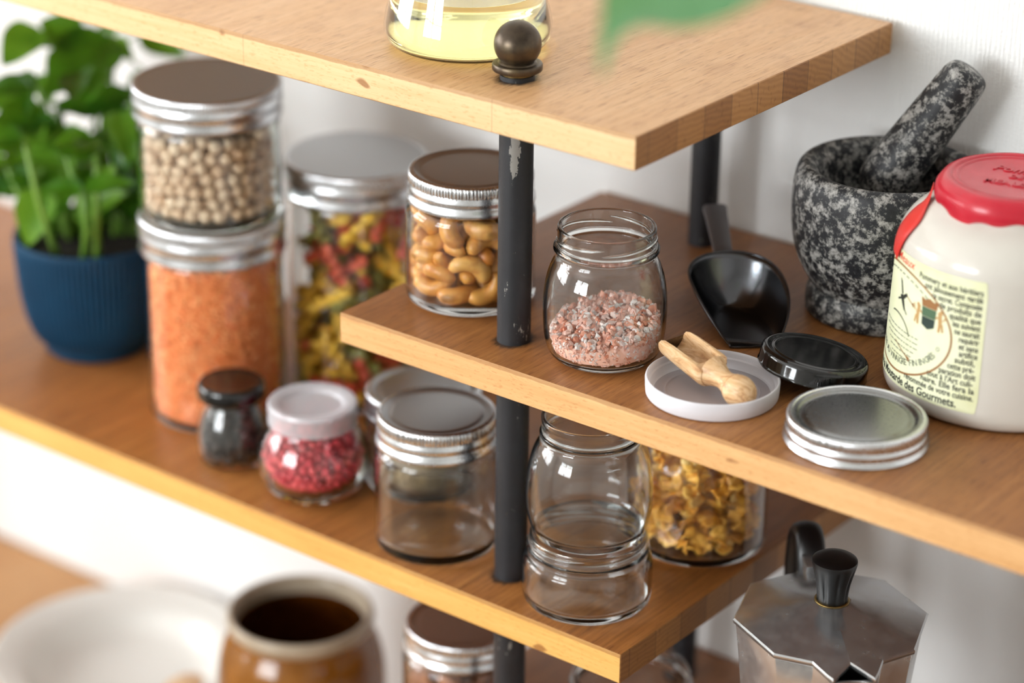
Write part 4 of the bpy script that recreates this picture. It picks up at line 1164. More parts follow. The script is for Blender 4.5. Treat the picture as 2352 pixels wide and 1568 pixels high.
# lentils: nobody could count them
lens = lathe([(0, -.95), (1.35, -.6), (1.95, 0), (1.35, .6), (0, .95)], 9)
lens = (np.array(lens[0]), lens[1])
items = []
RL = 45.0
for i in range(3000):
    a = rs.rand() * 2 * pi
    z = 7.4 + rs.rand() * 110.5
    rr = RL - 2.2 - rs.rand() * .9
    q = Vector((cos(a), sin(a), rs.normal() * .5)) + Vector(rs.normal(size=3)) * .55
    R = np.array(Vector((0, 0, 1)).rotation_difference(q.normalized()).to_matrix())
    items.append((0, R, np.array((rr * cos(a), rr * sin(a), z))))
for i in range(700):
    a = rs.rand() * 2 * pi
    rr = sqrt(rs.rand()) * 43
    items.append((0, rrot(), np.array((rr * cos(a), rr * sin(a), 118 + rs.rand() * 1.5))))
LV, LF = scatter([lens], items)
core = lathe([(0, 5), (42, 5), (RL - 2.4, 8), (RL - 2.4, 114), (42, 117.5), (0, 118)], 48)
LV, LF2 = join((LV, LF), core)
fm = [0] * len(LF) + [1] * len(core[1])
o = make('lentils', LV, LF2, [M['lentil'], M['lentilcore']], loc=(LEN[0], LEN[1], L2 + .3), fmat=fm, smooth=True, sharp=0)
tag(o, 'orange red lentils filling the jar under the chickpea jar', 'lentils', kind='stuff')

# chickpeas
def pea(seed, r=4.6):
    q = np.random.RandomState(seed)
    bm = bmesh.new()
    bmesh.ops.create_icosphere(bm, subdivisions=2, radius=1)
    ph = q.rand(6) * 6
    for v in bm.verts:
        c = v.co
        k = 1 + .05 * sin(3 * c.x + ph[0]) + .05 * sin(4 * c.y + ph[1]) + .05 * sin(3.5 * c.z + ph[2])
        if c.z > .55:
            k += .22 * (c.z - .55)
        v.co = c * (r * k)
    return frombm(bm)


def spread(name, label, cat, group, protos, pts, quats, base, limit, view, stuffmat, stuffname, stufflabel, clear=(99, 0)):
    """individuals where they show most; whatever is left over becomes one heap"""
    P = np.array(pts)
    order = np.argsort(-(np.hypot(P[:, 0], P[:, 1]) * .02 + (P[:, :2] @ np.array(view)) * .05 + P[:, 2] * .008))
    rest = []
    r2 = np.random.RandomState(3)
    for n_, i in enumerate(order):
        k = int(r2.randint(len(protos)))
        if quats is None:
            q = Quaternion(r2.normal(size=4)).normalized()
        else:
            q = Quaternion(quats[i])
        if n_ >= limit:
            if P[i, 2] < clear[1] or np.hypot(P[i, 0], P[i, 1]) > clear[0]:
                continue
            rest.append((k, np.array(q.to_matrix()), P[i]))
            continue
        o = bpy.data.objects.new(name, protos[k])
        o.rotation_mode = 'QUATERNION'
        o.rotation_quaternion = q
        o.location = W(np.array(base) + P[i])
        COL.objects.link(o)
        tag(o, label, cat, group)
    if rest:
        tp = []
        for me in protos:
            v = np.empty(len(me.vertices) * 3)
            me.vertices.foreach_get('co', v)
            tp.append((v.reshape(-1, 3) / S, [tuple(p.vertices) for p in me.polygons]))
        V, F = scatter(tp, rest)
        o = make(stuffname, V, F, stuffmat, loc=base, sharp=0)
        tag(o, stufflabel, cat, kind='stuff')


def proto_mesh(name, vf, mat, sharp=0):
    o = make(name, vf[0], vf[1], mat, sharp=sharp)
    me = o.data
    bpy.data.objects.remove(o)
    return me


VIEW = (.607, -.795)
pts = unpack(PACK['chickpea'], False)
pts[:, :2] *= .97
pts[:, 2] = pts[:, 2] * .95 + 6.0
pts = pts[pts[:, 2] < 62.5]
spread('chickpea', 'pale dried chickpea in the jar standing on the lentil jar', 'chickpea', 'chickpeas in the stacked jar', [proto_mesh('chickpea_shape', pea(s), M['chick']) for s in range(4)], pts, None, (LEN[0], LEN[1], L2 + 148.2), 300, VIEW, M['chickstuff'], 'chickpea_heap', 'inner heap of dried chickpeas in the jar above the lentils')

# spiral pasta
def fusilli(seed):
    q = np.random.RandomState(seed)
    L, N, K = 34 + q.rand() * 4, 26, 24
    V, F = [], []
    for i in range(N):
        x = (i / (N - 1) - .5) * L
        tw = i / (N - 1) * 2 * pi * 1.35
        for k in range(K):
            a = 2 * pi * k / K
            r = 1.25 + 3.9 * max(0, .5 + .5 * cos(3 * a)) ** 2.2
            if i in (0, N - 1):
                r *= .85
            V.append((x, r * cos(a + tw), r * sin(a + tw)))
    for i in range(N - 1):
        for k in range(K):
            k2 = (k + 1) % K
            F.append((i * K + k, (i + 1) * K + k, (i + 1) * K + k2, i * K + k2))
    F.append(tuple(range(K)))
    F.append(tuple(range(N * K - 1, (N - 1) * K - 1, -1)))
    return V, F


pts, qs = unpack(PACK['fusilli'], True)
pts[:, 2] += 4.8
cr = np.random.RandomState(21)
kinds = {'y': ('yellow', []), 'r': ('red', []), 'g': ('green', [])}
for i in range(len(pts)):
    kinds['y' if (u_ := cr.rand()) < .5 else ('r' if u_ < .74 else 'g')][1].append(i)
for k, (nm, idx) in kinds.items():
    pm = [proto_mesh('fusilli_shape', fusilli(s), M['pasta_' + k], 60) for s in range(3)]
    spread('spiral_pasta', nm + ' pasta spiral in the tall jar behind the cashew jar', 'pasta', nm + ' pasta spirals', pm, pts[idx], qs[idx], (PAS[0], PAS[1], L2 + .3), 300, VIEW, None, '', '')

# ------------------------------------------------------------------ cashew jar, lidded empty jar and their kind
def screwjar(name, lab, loc, r, h, lid_r, lid_h, lid_group=None, rot=0):
    t = thing(name, lab, 'jar', loc, (0, 0, rot))
    zs = h - lid_h
    out = [(r - 5, .3), (r - 1.2, .6), (r - .2, 3), (r, 6), (r, 9), (r, zs - 12), (r, zs - 8), (r - .5, zs - 5), (r - 2.4, zs - 2.5), (r - 3.6, zs - 1), (r - 3.6, zs), (r - 4.0, zs + 1.4), (r - 4.0, zs + 3), (r - 4.0, h - 3)]
    make('glass_body', *shell(out, 2.3, 5.0), M['glass'], t, sharp=60)
    lid_tin(lid_r, lid_h, zs + .4, t)
    return t


screwjar('screw_top_jar', 'glass jar of roasted cashews beside the front black pole', (-62.8, 37.5, .3), 39.8, 82, 38.4, 18.5)
screwjar('screw_top_jar', 'empty clear glass jar with a silver lid left of the front pole', (-65, 7.5, L2 + .3), 39.0, 89, 37.6, 20)
screwjar('screw_top_jar', 'low glass jar of brownish grain half hidden behind the empty lidded jar', (-124, 66, L2 + .3), 38.6, 66, 38.4, 16)
screwjar('screw_top_jar', 'silver lidded glass jar of almonds on the lowest board', (-76.7, 48.6, L4 + .3), 39.6, 82, 38.4, 18.5)


def cashew(seed):
    q = np.random.RandomState(seed)
    P, R = [], []
    sp = 100 + q.rand() * 12
    for a in np.linspace(-sp, sp, 15):
        b = radians(a)
        P.append((6.7 * cos(b) - 2.2, 8.0 * sin(b), .5 * sin(2 * b)))
        e = abs(a) / sp
        R.append(4.95 * sqrt(max(0.02, 1 - e ** 5)) * (1 + .12 * (a / sp)) * (1.0 - .1 * e))
    P = [(P[0][0] - .4, P[0][1] + .2, P[0][2])] + P
    R = [.4] + R
    V, F = tube([tuple(c * 1.12 for c in p) for p in P], [c * 1.1 for c in R], 14)
    # a shallow seam on the outer side
    return V, F


pts, qs = unpack(PACK['cashew'], True)
pts[:, :2] *= .975
pts[:, 2] += 6.9
spread('cashew', 'golden brown roasted cashew in the jar beside the front pole', 'cashew', 'cashews in the jar', [proto_mesh('cashew_shape', cashew(s), M['cashew']) for s in range(4)], pts, qs, (-62.8, 37.5, .3), 300, VIEW, None, '', '')


def almond(seed):
    bm = bmesh.new()
    bmesh.ops.create_icosphere(bm, subdivisions=3, radius=1)
    for v in bm.verts:
        c = v.co
        t_ = 1 - .28 * (c.x + 1) / 2
        v.co = Vector((c.x * 11, c.y * 6.3 * t_, c.z * 4.4 * t_)) * (1 + .015 * sin(40 * c.y + seed))
    return frombm(bm)


pts, qs = unpack(PACK['almond'], True)
pts[:, 2] = pts[:, 2] * .62 + 6.4
spread('almond', 'brown almond in the silver lidded jar on the lowest board', 'almond', 'almonds in the jar', [proto_mesh('almond_shape', almond(s), M['almond']) for s in range(2)], pts, qs, (-76.7, 48.6, L4 + .3), 300, VIEW, None, '', '')

# beige grain in the hidden jar
gr = (np.array(lens[0]) * .6, lens[1])
items = []
for i in range(1300):
    a = rs.rand() * 2 * pi
    if i < 800:
        rr, z = 34.2 - rs.rand() * .6, 8.8 + rs.rand() * 25
    else:
        rr, z = sqrt(rs.rand()) * 33.5, 33.5 + rs.rand()
    items.append((0, rrot(), np.array((rr * cos(a), rr * sin(a), z))))
V, F = scatter([gr], items)
V, F = join((V, F), lathe([(0, 7.2), (31, 7.2), (33.2, 9.4), (33.2, 33), (0, 33.4)], 40))
o = make('grain', V, F, M['grain'], loc=(-124, 66, L2 + .3), sharp=0)
tag(o, 'brownish grain in the low jar behind the empty lidded jar', 'grain', kind='stuff')

# ------------------------------------------------------------------ corn flakes
t = thing('storage_jar', 'wide glass jar of golden corn flakes behind the two stacked jars', 'jar', (63.5, 112, L2 + .3))
out = [(37, .3), (41, .7), (42.8, 3), (43.2, 7), (43.2, 12), (43.2, 96), (43.2, 104), (42, 108), (40.4, 110), (40, 112), (40, 127)]
make('glass_body', *shell(out, 2.3, 4.6), M['glass'], t, sharp=60)
lid_tin(42.4, 18, 113, t)


def flake(seed):
    q = np.random.RandomState(seed)
    ph = q.rand(8) * 6.3
    n, m = 18, 4
    V, F = [(0, 0, 0)], []
    for j in range(1, m + 1):
        for i in range(n):
            a = 2 * pi * i / n
            r = j / m * (5.9 + 1.0 * sin(2 * a + ph[0]) + .8 * sin(3 * a + ph[1]) + .5 * sin(7 * a + ph[2]))
            z = 2.0 * (j / m) ** 2 * sin(2 * a + ph[3]) + .8 * sin(4 * a + ph[4]) * (j / m) + .5 * sin(r + ph[5])
            V.append((r * cos(a), r * sin(a), z))
    for i in range(n):
        F.append((0, 1 + i, 1 + (i + 1) % n))
    for j in range(m - 1):
        for i in range(n):
            a, b = 1 + j * n + i, 1 + j * n + (i + 1) % n
            F.append((a, a + n, b + n, b))
    # give it thickness
    N = len(V)
    V2 = V + [(x, y, z + .9) for x, y, z in V]
    F2 = [tuple(reversed(f)) for f in F] + [tuple(i + N for i in f) for f in F]
    e0 = 1 + (m - 1) * n
    for i in range(n):
        a, b = e0 + i, e0 + (i + 1) % n
        F2.append((a, b, b + N, a + N))
    return V2, F2


pts, qs = unpack(PACK['cornflake'], True)
q = np.random.RandomState(77)
p2 = pts + q.normal(size=pts.shape) * 3.2
p2[:, 2] = np.maximum(p2[:, 2], 3)
pts = np.concatenate([pts, p2])
qs = np.concatenate([qs, qs[::-1]])
f = np.minimum(1, 33.4 / np.hypot(pts[:, 0], pts[:, 1]))
pts[:, 0] *= f
pts[:, 1] *= f
pts[:, 2] += 7.6
spread('corn_flake', 'golden corn flake in the wide jar behind the stacked jars', 'corn flake', 'corn flakes in the jar', [proto_mesh('corn_flake_shape', flake(s), M['corn'], 0) for s in range(6)], pts, qs, (63.5, 112, L2 + .3), 300, VIEW, M['corn'], 'corn_flake_heap', 'inner heap of corn flakes in the wide jar', (30, 13))

# ------------------------------------------------------------------ spice jars
t = thing('spice_jar', 'small glass jar of black peppercorns with a black lid', 'jar', (-240.7, 7, L2 + .3))
out = [(16, .3), (19.5, .6), (22.5, 4), (24.3, 12), (24.4, 20), (22.6, 30), (19, 39), (17.2, 43), (17.2, 46), (18.5, 47.5), (18.5, 55)]
make('glass_body', *shell(out, 1.8, 4, seg=64), M['glass'], t, sharp=60)
ld = [(20, 47.6), (22.2, 47.8), (22.7, 49.2), (22.8, 54), (22.2, 57), (20.8, 58.4), (19, 58.6), (17.5, 57.9), (0, 57.7)]
make('lid', *lathe(chaikin(ld, 2), 64), M['blacklid'], t, sharp=60)
ico = bmesh.new()
bmesh.ops.create_icosphere(ico, subdivisions=2, radius=1)
ico = frombm(ico)
ico = (np.array(ico[0]), ico[1])
Rz = lambda z: np.interp(z, [4, 8, 12, 20, 30, 36], [18.5, 21.2, 22.1, 22.2, 20.6, 17.6])
items = []
for i in range(620):
    z = 6.5 + rs.rand() * 29
    a = rs.rand() * 2 * pi
    rr = Rz(z) - 2.7 if i < 460 else sqrt(rs.rand()) * 16
    z = z if i < 460 else 34.5 + rs.rand() * 2
    items.append((0, rrot() * (2.1 + .4 * rs.rand()), np.array((rr * cos(a), rr * sin(a), z))))
V, F = scatter([ico], items)
V, F = join((V, F), lathe([(0, 6), (14, 6), (18.5, 12), (18.5, 20), (16, 30), (0, 34)], 32))
o = make('peppercorns', V, F, M['pepper'], loc=(-240.7, 7, L2 + .3), sharp=0)
tag(o, 'black peppercorns filling the small jar with the black lid', 'peppercorns', kind='stuff')

PKX, PKY = -171.2, 10.2
t = thing('spice_jar', 'rounded glass jar of pink peppercorns with a milky plastic lid', 'jar', (PKX, PKY, L2 + .3))
out = [(22, .3), (27, .7), (31, 4), (35.5, 12), (37.3, 20), (36.6, 28), (33, 38), (29.5, 44), (27.6, 48), (27.4, 57)]
make('glass_body', *shell(out, 2.2, 8, seg=72), M['glass'], t, sharp=60)
ld = [(27.7, 49), (28.9, 49), (29.2, 50), (28.9, 58), (29.3, 59), (29.2, 62), (28.4, 63.2), (26.2, 63.4), (22, 62.6), (19.6, 61.6), (19, 60.2), (0, 60.0), (0, 59.0), (19.6, 59.2), (20.6, 60.4), (23, 61.4), (27, 61.8), (27.7, 60)]
make('lid', *lathe(ld, 80), M['milky2'], t, sharp=45)
pts = unpack(PACK['pink'], False)
pts[:, 2] = pts[:, 2] * 1.16 + 9.4
pts = pts[pts[:, 2] < 53.5]
rmax = np.interp(pts[:, 2], [8, 12, 20, 28, 38, 44, 52], [30, 32.8, 34.6, 33.9, 30.4, 26.9, 24.8]) - 3.1
rr = np.hypot(pts[:, 0], pts[:, 1])
f = np.minimum(1, rmax / np.maximum(rr, 1e-6))
pts[:, 0] *= f
pts[:, 1] *= f
pk = bmesh.new()
bmesh.ops.create_icosphere(pk, subdivisions=2, radius=2.9)
pk = frombm(pk)
spread('pink_peppercorn', 'red pink peppercorn in the rounded jar with the milky lid', 'peppercorn', 'pink peppercorns in the jar', [proto_mesh('peppercorn_shape', pk, M['pink'])], pts, None, (PKX, PKY, L2 + .3), 300, VIEW, M['pinkstuff'], 'peppercorn_heap', 'inner heap of pink peppercorns in the rounded jar')
# ------------------------------------------------------------------ salt jar
SX, SY = 54.3, 15.5
t = thing('salt_jar', 'open glass yoghurt jar half full of pink salt', 'jar', (SX, SY, .3))
SO = [(24.5, .3), (28.5, .6), (31.5, 3.0), (33.6, 7), (35.4, 14), (36.1, 24), (36.2, 33), (35.6, 42), (34.0, 51), (31.6, 58), (29.3, 62), (28.8, 64.5), (29.0, 65.8), (30.6, 66.6), (30.9, 67.8), (30.4, 69.0), (28.9, 69.6), (28.6, 71), (28.5, 77), (28.5, 80.2)]


def threads(vf, r, z0, n, rise, seg=26, amp=1.2):
    """short raised screw threads round a jar mouth"""
    parts = [vf]
    for k in range(n):
        a0 = 2 * pi * k / n + .5
        P, R = [], []
        for i in range(seg):
            u = i / (seg - 1)
            a = a0 + u * (2 * pi / n) * 1.05
            P.append((r * cos(a), r * sin(a), z0 + rise * u))
            R.append(max(.12, amp * min(1, 5 * min(u, 1 - u)) ** .5))
        parts.append(tube(P, R, 8))
    return join(*parts)


body = shell(SO, 2.1, 4.0, n=2, seg=112)
make('glass_body', *body, M['glass'], t, sharp=60)
th = threads(([], []), 28.55, 72.4, 4, 3.8)
make('screw_thread', *th, M['glass'], t, sharp=60)
# ring of little notches under the base edge
nt = []
for k in range(84):
    a = 2 * pi * k / 84
    nt.append(xf(box(-1.5, 1.5, -.35, .35, .15, .75), Matrix.Rotation(a, 4, 'Z') @ Matrix.Translation((29.0, 0, 0))))

so = chaikin(SO, 2)
sr = lambda z: np.interp(z, [p[1] for p in so], [p[0] for p in so]) - 2.1 - .35


def saltz(x, y):
    """height of the heap: low towards the room, high at the back"""
    d = (x * .80 + y * .60) / 34
    e = (-x * .607 + y * .795) / 34
    q = min(1, (x * x + y * y) / 33 ** 2)
    return 20.5 + 5.0 * d + 3.5 * e + 5.5 * (1 - q) + 1.2 * sin(x * .35) * cos(y * .3)


def heap(zf, rf, z0, inset, seg=56):
    V, F, rows = [], [], []
    th_ = np.linspace(0, 2 * pi, seg, endpoint=False)

    def row(fn):
        i0 = len(V)
        for a in th_:
            V.append(fn(a))
        rows.append(i0)
    V.append((0, 0, z0))
    row(lambda a: (.85 * (rf(z0 + 1) - inset) * cos(a), .85 * (rf(z0 + 1) - inset) * sin(a), z0))
    for k in range(1, 8):
        def fn(a, k=k):
            zt = zf(32 * cos(a), 32 * sin(a)) - inset
            z = z0 + (zt - z0) * k / 7
            r = rf(z) - inset
            return (r * cos(a), r * sin(a), z)
        row(fn)
    for q in (.8, .55, .28):
        row(lambda a, q=q: (q * 32 * cos(a), q * 32 * sin(a), zf(q * 32 * cos(a), q * 32 * sin(a)) - inset))
    V.append((0, 0, zf(0, 0) - inset))
    for k in range(seg):
        F.append((0, rows[0] + (k + 1) % seg, rows[0] + k))
        for A, B in zip(rows[:-1], rows[1:]):
            F.append((A + k, A + (k + 1) % seg, B + (k + 1) % seg, B + k))
        F.append((rows[-1] + k, rows[-1] + (k + 1) % seg, len(V) - 1))
    return V, F


tp = []
for s in range(26):
    q = np.random.RandomState(s + 50)
    bm = bmesh.new()
    for i in range(11):
        p = q.normal(size=3)
        p /= np.linalg.norm(p)
        p *= np.array([1, .85, .65]) * (.85 + .3 * q.rand())
        bm.verts.new(p)
    bmesh.ops.convex_hull(bm, input=bm.verts[:])
    for v in [v for v in bm.verts if not v.link_faces]:
        bm.verts.remove(v)
    bmesh.ops.recalc_face_normals(bm, faces=bm.faces[:])
    v, f = frombm(bm)
    tp.append((np.array(v), f))
items = []
q = np.random.RandomState(9)
while len(items) < 2000:
    s = 1.6 + 2.1 * q.rand() ** 1.4
    if len(items) < 1250:
        a = q.rand() * 2 * pi
        zt = saltz(32 * cos(a), 32 * sin(a))
        z = 4.6 + s + q.rand() * max(zt - 4.6 - s, .1)
        r = sr(z - s * .6) - s * 1.1 - .1
        if q.rand() < .3:
            r -= q.rand() * 2
        p = (r * cos(a), r * sin(a), z)
    else:
        a = q.rand() * 2 * pi
        rr = sqrt(q.rand()) * 32.5
        p0 = (rr * cos(a), rr * sin(a))
        z = saltz(*p0) + q.rand() * 1.0 - .6
        rm = sr(z) - s * 1.15
        if rr > rm:
            p0 = (rm * cos(a), rm * sin(a))
        p = (p0[0], p0[1], z)
    items.append((int(q.randint(26)), rrot(q) * s, np.array(p)))
V, F = scatter(tp, items)
hp0 = heap(saltz, sr, 4.9, 1.7)
fm = [0] * len(F) + [1] * len(hp0[1])
V, F = join((V, F), hp0)
o = make('pink_salt', V, F, [M['salt'], M['saltcore']], loc=(SX, SY, .3), smooth=False, fmat=fm)
tag(o, 'coarse pink salt crystals heaped in the open yoghurt jar', 'salt', kind='stuff')

# ------------------------------------------------------------------ two jars stacked on the lower board
t = thing('glass_jar', 'low clear glass jar carrying an upturned-free second jar', 'jar', (53, 6.9, L2 + .3))
t['label'] = 'low empty glass jar with a taller empty jar standing on it'
out = [(33, .3), (36.5, .6), (38.8, 3), (39.6, 8), (39.6, 12), (39.5, 24), (39.2, 28), (37.8, 30.6), (36.2, 31.8), (35.6, 33), (35.8, 35), (37.2, 36.0), (37.3, 37.3), (36, 38.3), (35.4, 39.5), (35.4, 43.6)]
make('glass_body', *shell(out, 2.4, 5, seg=112), M['glass'], t, sharp=60)
make('screw_thread', *threads(([], []), 35.4, 40.2, 4, 2.2, amp=.9), M['glass'], t, sharp=60)
t = thing('glass_jar', 'tall empty glass jar standing on top of the low glass jar', 'jar', (53, 6.9, L2 + 45.6))
out = [(29, .3), (32.5, .6), (34.2, 3), (35.8, 8), (37.6, 16), (38.3, 24), (38.0, 34), (36.8, 44), (34.6, 53), (32, 59), (30, 62), (29.6, 64), (30.4, 65.4), (30.5, 66.6), (29.2, 67.6), (28.8, 69), (28.9, 72), (29.6, 74), (29.6, 76.4)]
make('glass_body', *shell(out, 2.2, 5, seg=112), M['glass'], t, sharp=60)

# open jar on the lowest board, seen under the corner
t = thing('glass_jar', 'open empty glass jar on the lowest board beneath the board corner', 'jar', (42, 75, L4 + .3))
out = [(34, .3), (38, .7), (40.5, 4), (41.5, 12), (41.5, 46), (41, 54), (39.4, 59), (38, 62), (38, 64), (40, 65.4), (40.4, 67), (39.8, 68.6), (38.4, 69.4), (38.2, 74.5)]
make('glass_body', *shell(out, 2.6, 5), M['glass'], t, sharp=60)

# ------------------------------------------------------------------ loose lids on the middle board
PX, PY = 133.4, 10.7
t = thing('plastic_lid', 'milky white plastic lid lying open under the small wooden scoop', 'lid', (PX, PY, .1))
prof = [(33.0, .3), (36.2, .3), (37.2, .6), (37.7, 1.4), (38.0, 5), (38.2, 9.8), (37.9, 10.8), (37.3, 11.1), (36.8, 10.7), (36.5, 9.4), (36.2, 7.4), (35.2, 6.6), (34.9, 3.4), (34.2, 2.3), (33.0, 2.0)]
make('rim', *lathe(prof, 112), M['milky'], t, sharp=40)
prof = [(0, .4), (33.1, .4), (33.1, 1.9), (27.8, 1.8), (27.3, 2.7), (26.3, 2.7), (25.8, 1.8), (0, 1.7)]
make('floor_panel', *lathe(prof, 112), M['milkyfloor'], t, sharp=40)

# black lacquered lid: one side rests on the rim of the plastic lid
t = thing('black_lid', 'glossy black metal lid leaning on the milky plastic lid', 'lid', (166.5, 63.5, 0))
d = Vector((PX - 166.5, PY - 63.5, 0)).normalized()
tilt = radians(10.4)
ax = d.cross(Vector((0, 0, 1)))
Rm = Matrix.Rotation(tilt, 4, ax)
prof = [(30.2, .4), (30.9, 0), (31.8, .3), (32.0, 1.0), (31.6, 1.6), (31.3, 2.2), (31.4, 8), (31.0, 9.6), (29.8, 10.9), (28.2, 11.2), (26.6, 10.8), (26.0, 10.3), (25.2, 10.3), (24.6, 10.8), (23.6, 10.9), (22.6, 10.4)]
V, F = lathe(prof, 96, lambda i, a: -.35 * max(0, cos(8 * a)) if i in (0, 1, 2, 3) else 0)
lift = Matrix.Translation((0, 0, 32.2 * sin(tilt) + .2))
V, F = xf((V, F), lift @ Rm)
o = make('rim', V, F, M['blacklid'], t, sharp=60)
V, F = xf(lathe([(0, 10.35), (22.8, 10.35)], 96), lift @ Rm)
make('top_panel', V, F, M['blacklidtop'], t, sharp=0)

# silver two-piece lid
t = thing('silver_lid', 'loose silver two-piece screw lid at the front board edge', 'lid', (225.4, 13.7, .2))
r, h = 39.0, 14.6
prof = [(36.6, .4), (37.2, .0), (39.6, 0), (40.1, .5), (39.9, 1.2), (38.6, 2.2), (38.2, 3.2), (38.4, 4.4), (39.0, 5.4), (38.9, 6.4), (38.0, 7.2), (37.7, 8.4), (38.1, 9.2), (38.2, 12.6), (37.8, 13.8), (36.9, 14.5), (35.4, 14.4), (35.0, 13.9)]
n = 120
V, F = lathe(prof, n * 4, lambda i, a: .3 * (1 if cos(n * a) > 0 else -1) if i in (12, 13) else 0)
band = make('screw_band', V, F, M['tin'], t, sharp=50)
dp = [(0, 13.1), (27, 13.1), (28.4, 13.0), (29.6, 12.3), (31.2, 12.2), (32.2, 13.0), (33.4, 13.9), (35.3, 13.9)]
make('lid_disc', *lathe(dp, 112), M['discreflect'], t, sharp=60)

# ------------------------------------------------------------------ little wooden scoop
K = Vector((158.2, 0.8, 11.9))
T = Vector((99.5, 18.0, 21.8))
L = (T - K).length
x = (T - K).normalized()
zup = (Vector((0, 0, 1)) - x * x.z).normalized()
zup = (zup + x.cross(zup) * -.05).normalized()
y = zup.cross(x)
FR = Matrix(((x.x, y.x, zup.x, K.x), (x.y, y.y, zup.y, K.y), (x.z, y.z, zup.z, 0), (0, 0, 0, 1)))
# bowl: a trough, along local x from xb (closed back) to L (open mouth)
xb = L - 36.0


def usec(xx, ro, ri, top, n=14):
    pts = []
    for i in range(n + 1):                      # outer, from +y side round the bottom
        a = -pi * i / n
        pts.append((xx, ro * cos(a), ro * sin(a)))
    pts = [(xx, ro, top)] + pts + [(xx, -ro, top), (xx, -ri - .3 * (ro - ri), top + .5), (xx, -ri, top)]
    for i in range(n + 1):                      # inner, back again
        a = -pi + pi * i / n
        pts.append((xx, ri * cos(a), ri * sin(a)))
    pts += [(xx, ri, top), (xx, ri + .3 * (ro - ri), top + .5)]
    return pts


V, F = [], []
secs = [(xb - 2.6, 9.2, .05, 3.0), (xb - .8, 10.4, .1, 5.0), (xb + 1.2, 10.6, .3, 5.3), (xb + 1.3, 10.6, 6.4, 5.4), (xb + 3, 10.6, 7.8, 5.4), (xb + 12, 10.5, 8.2, 5.2), (xb + 24, 10.3, 8.3, 4.9), (xb + 31, 10.1, 8.5, 4.2), (xb + 34.2, 9.9, 8.7, 2.6), (xb + 35.6, 9.6, 8.9, .6), (xb + 36, 9.3, 9.05, -1.2)]
rows = []
for s_ in secs:
    rows.append(len(V))
    V += usec(*s_)
m = len(V) // len(secs)
for a, b in zip(rows[:-1], rows[1:]):
    for k in range(m):
        k2 = (k + 1) % m
        F.append((a + k, a + k2, b + k2, b + k))
F.append(tuple(range(m)))
F.append(tuple(range(len(V) - 1, len(V) - m - 1, -1)))
hp = [(0, -9.6), (2.6, -9.3), (5.6, -7.8), (8.3, -4.4), (9.4, 0), (9.0, 3.5), (7.9, 6.4), (7.55, 6.5), (7.5, 7.0), (7.7, 7.1), (6.9, 8.2), (6.0, 11), (5.6, 14), (6.2, 17), (8.4, xb - 3.4), (9.3, xb - 1.2), (0, xb - .8)]
hv = lathe(chaikin(hp[:7], 1) + hp[7:], 40)
hv = ([(z, x_, y_) for x_, y_, z in hv[0]], hv[1])
V2, F2 = join((V, F), hv)
V2, F2 = xf((V2, F2), Matrix(FR))
base = Vector((130, 8, 0))
V2 = [(a - base.x, b - base.y, c + K.z) for a, b, c in V2]
zmin = min(v[2] for v in V2)
o = make('wooden_scoop', V2, F2, M['olive'], loc=(base.x, base.y, 0.35), sharp=42)
tag(o, 'small turned wooden salt scoop lying in the milky plastic lid', 'scoop')

# ------------------------------------------------------------------ metal flour scoop
t = thing('metal_scoop', 'dark metal scoop with strap handle in front of the granite mortar', 'scoop', (118, 79, 1.1))
u = Vector((-.678, .735, 0))
w = Vector((.735, .678, 0))
rim = [(0, -14.5, 1.0), (8, -17.5, 3.2), (18, -21, 7.0), (30, -25.5, 12.5), (44, -30, 19.5), (54, -32, 24), (62, -30.5, 27), (69, -25, 29), (74, -16, 30), (76, -6, 30.4), (75, 4, 30.2), (71, 13, 29.2), (64, 20, 27.6), (54, 24.5, 24.5), (42, 26.5, 20), (30, 26, 14.5), (18, 22.5, 8.5), (8, 17.5, 3.6), (0, 14.5, 1.0)]
flo = [(0, -14.2, .0), (8, -15, 0), (18, -15.6, 0), (30, -16, 0), (42, -15.5, 0), (50, -14, 0), (55, -12, 0), (58, -9, 0), (60, -6, 0), (60.5, -3, 0), (60, 0, 0), (58, 4, 0), (55, 7, 0), (50, 9, 0), (42, 11, 0), (30, 12.5, 0), (18, 13.5, 0), (8, 14, 0), (0, 14.2, 0)]


def dens(P, n=3):
    for _ in range(2):
        P = chaikin(P, 1)
    return P


rim, flo = dens(rim), dens(flo)
V, F = [], []
NR = 9
for j in range(NR):
    q_ = j / (NR - 1)
    for a, b in zip(rim, flo):
        hz = sin(q_ * pi / 2)
        vz = 1 - cos(q_ * pi / 2)
        hz = .55 * hz + .45 * q_
        vz = .5 * vz + .5 * q_
        s_, c_, z_ = b[0] + (a[0] - b[0]) * hz, b[1] + (a[1] - b[1]) * hz, a[2] * vz
        V.append(tuple(u * s_ + w * c_ + Vector((0, 0, z_))))
n = len(rim)
for j in range(NR - 1):
    for i in range(n - 1):
        F.append((j * n + i, j * n + i + 1, (j + 1) * n + i + 1, (j + 1) * n + i))
F.append(tuple(range(n - 1, -1, -1)))
sc_ = make('bowl', V, F, M['scoopsteel'], t, sharp=50)
md = sc_.modifiers.new('sheet', 'SOLIDIFY')
md.thickness = .0009
md.offset = 0
# rolled rim wire
V, F = tube([tuple(u * a + w * b + Vector((0, 0, c))) for a, b, c in rim], .75, 8)
make('rolled_rim', V, F, M['scoopsteel'], sc_, sharp=0)
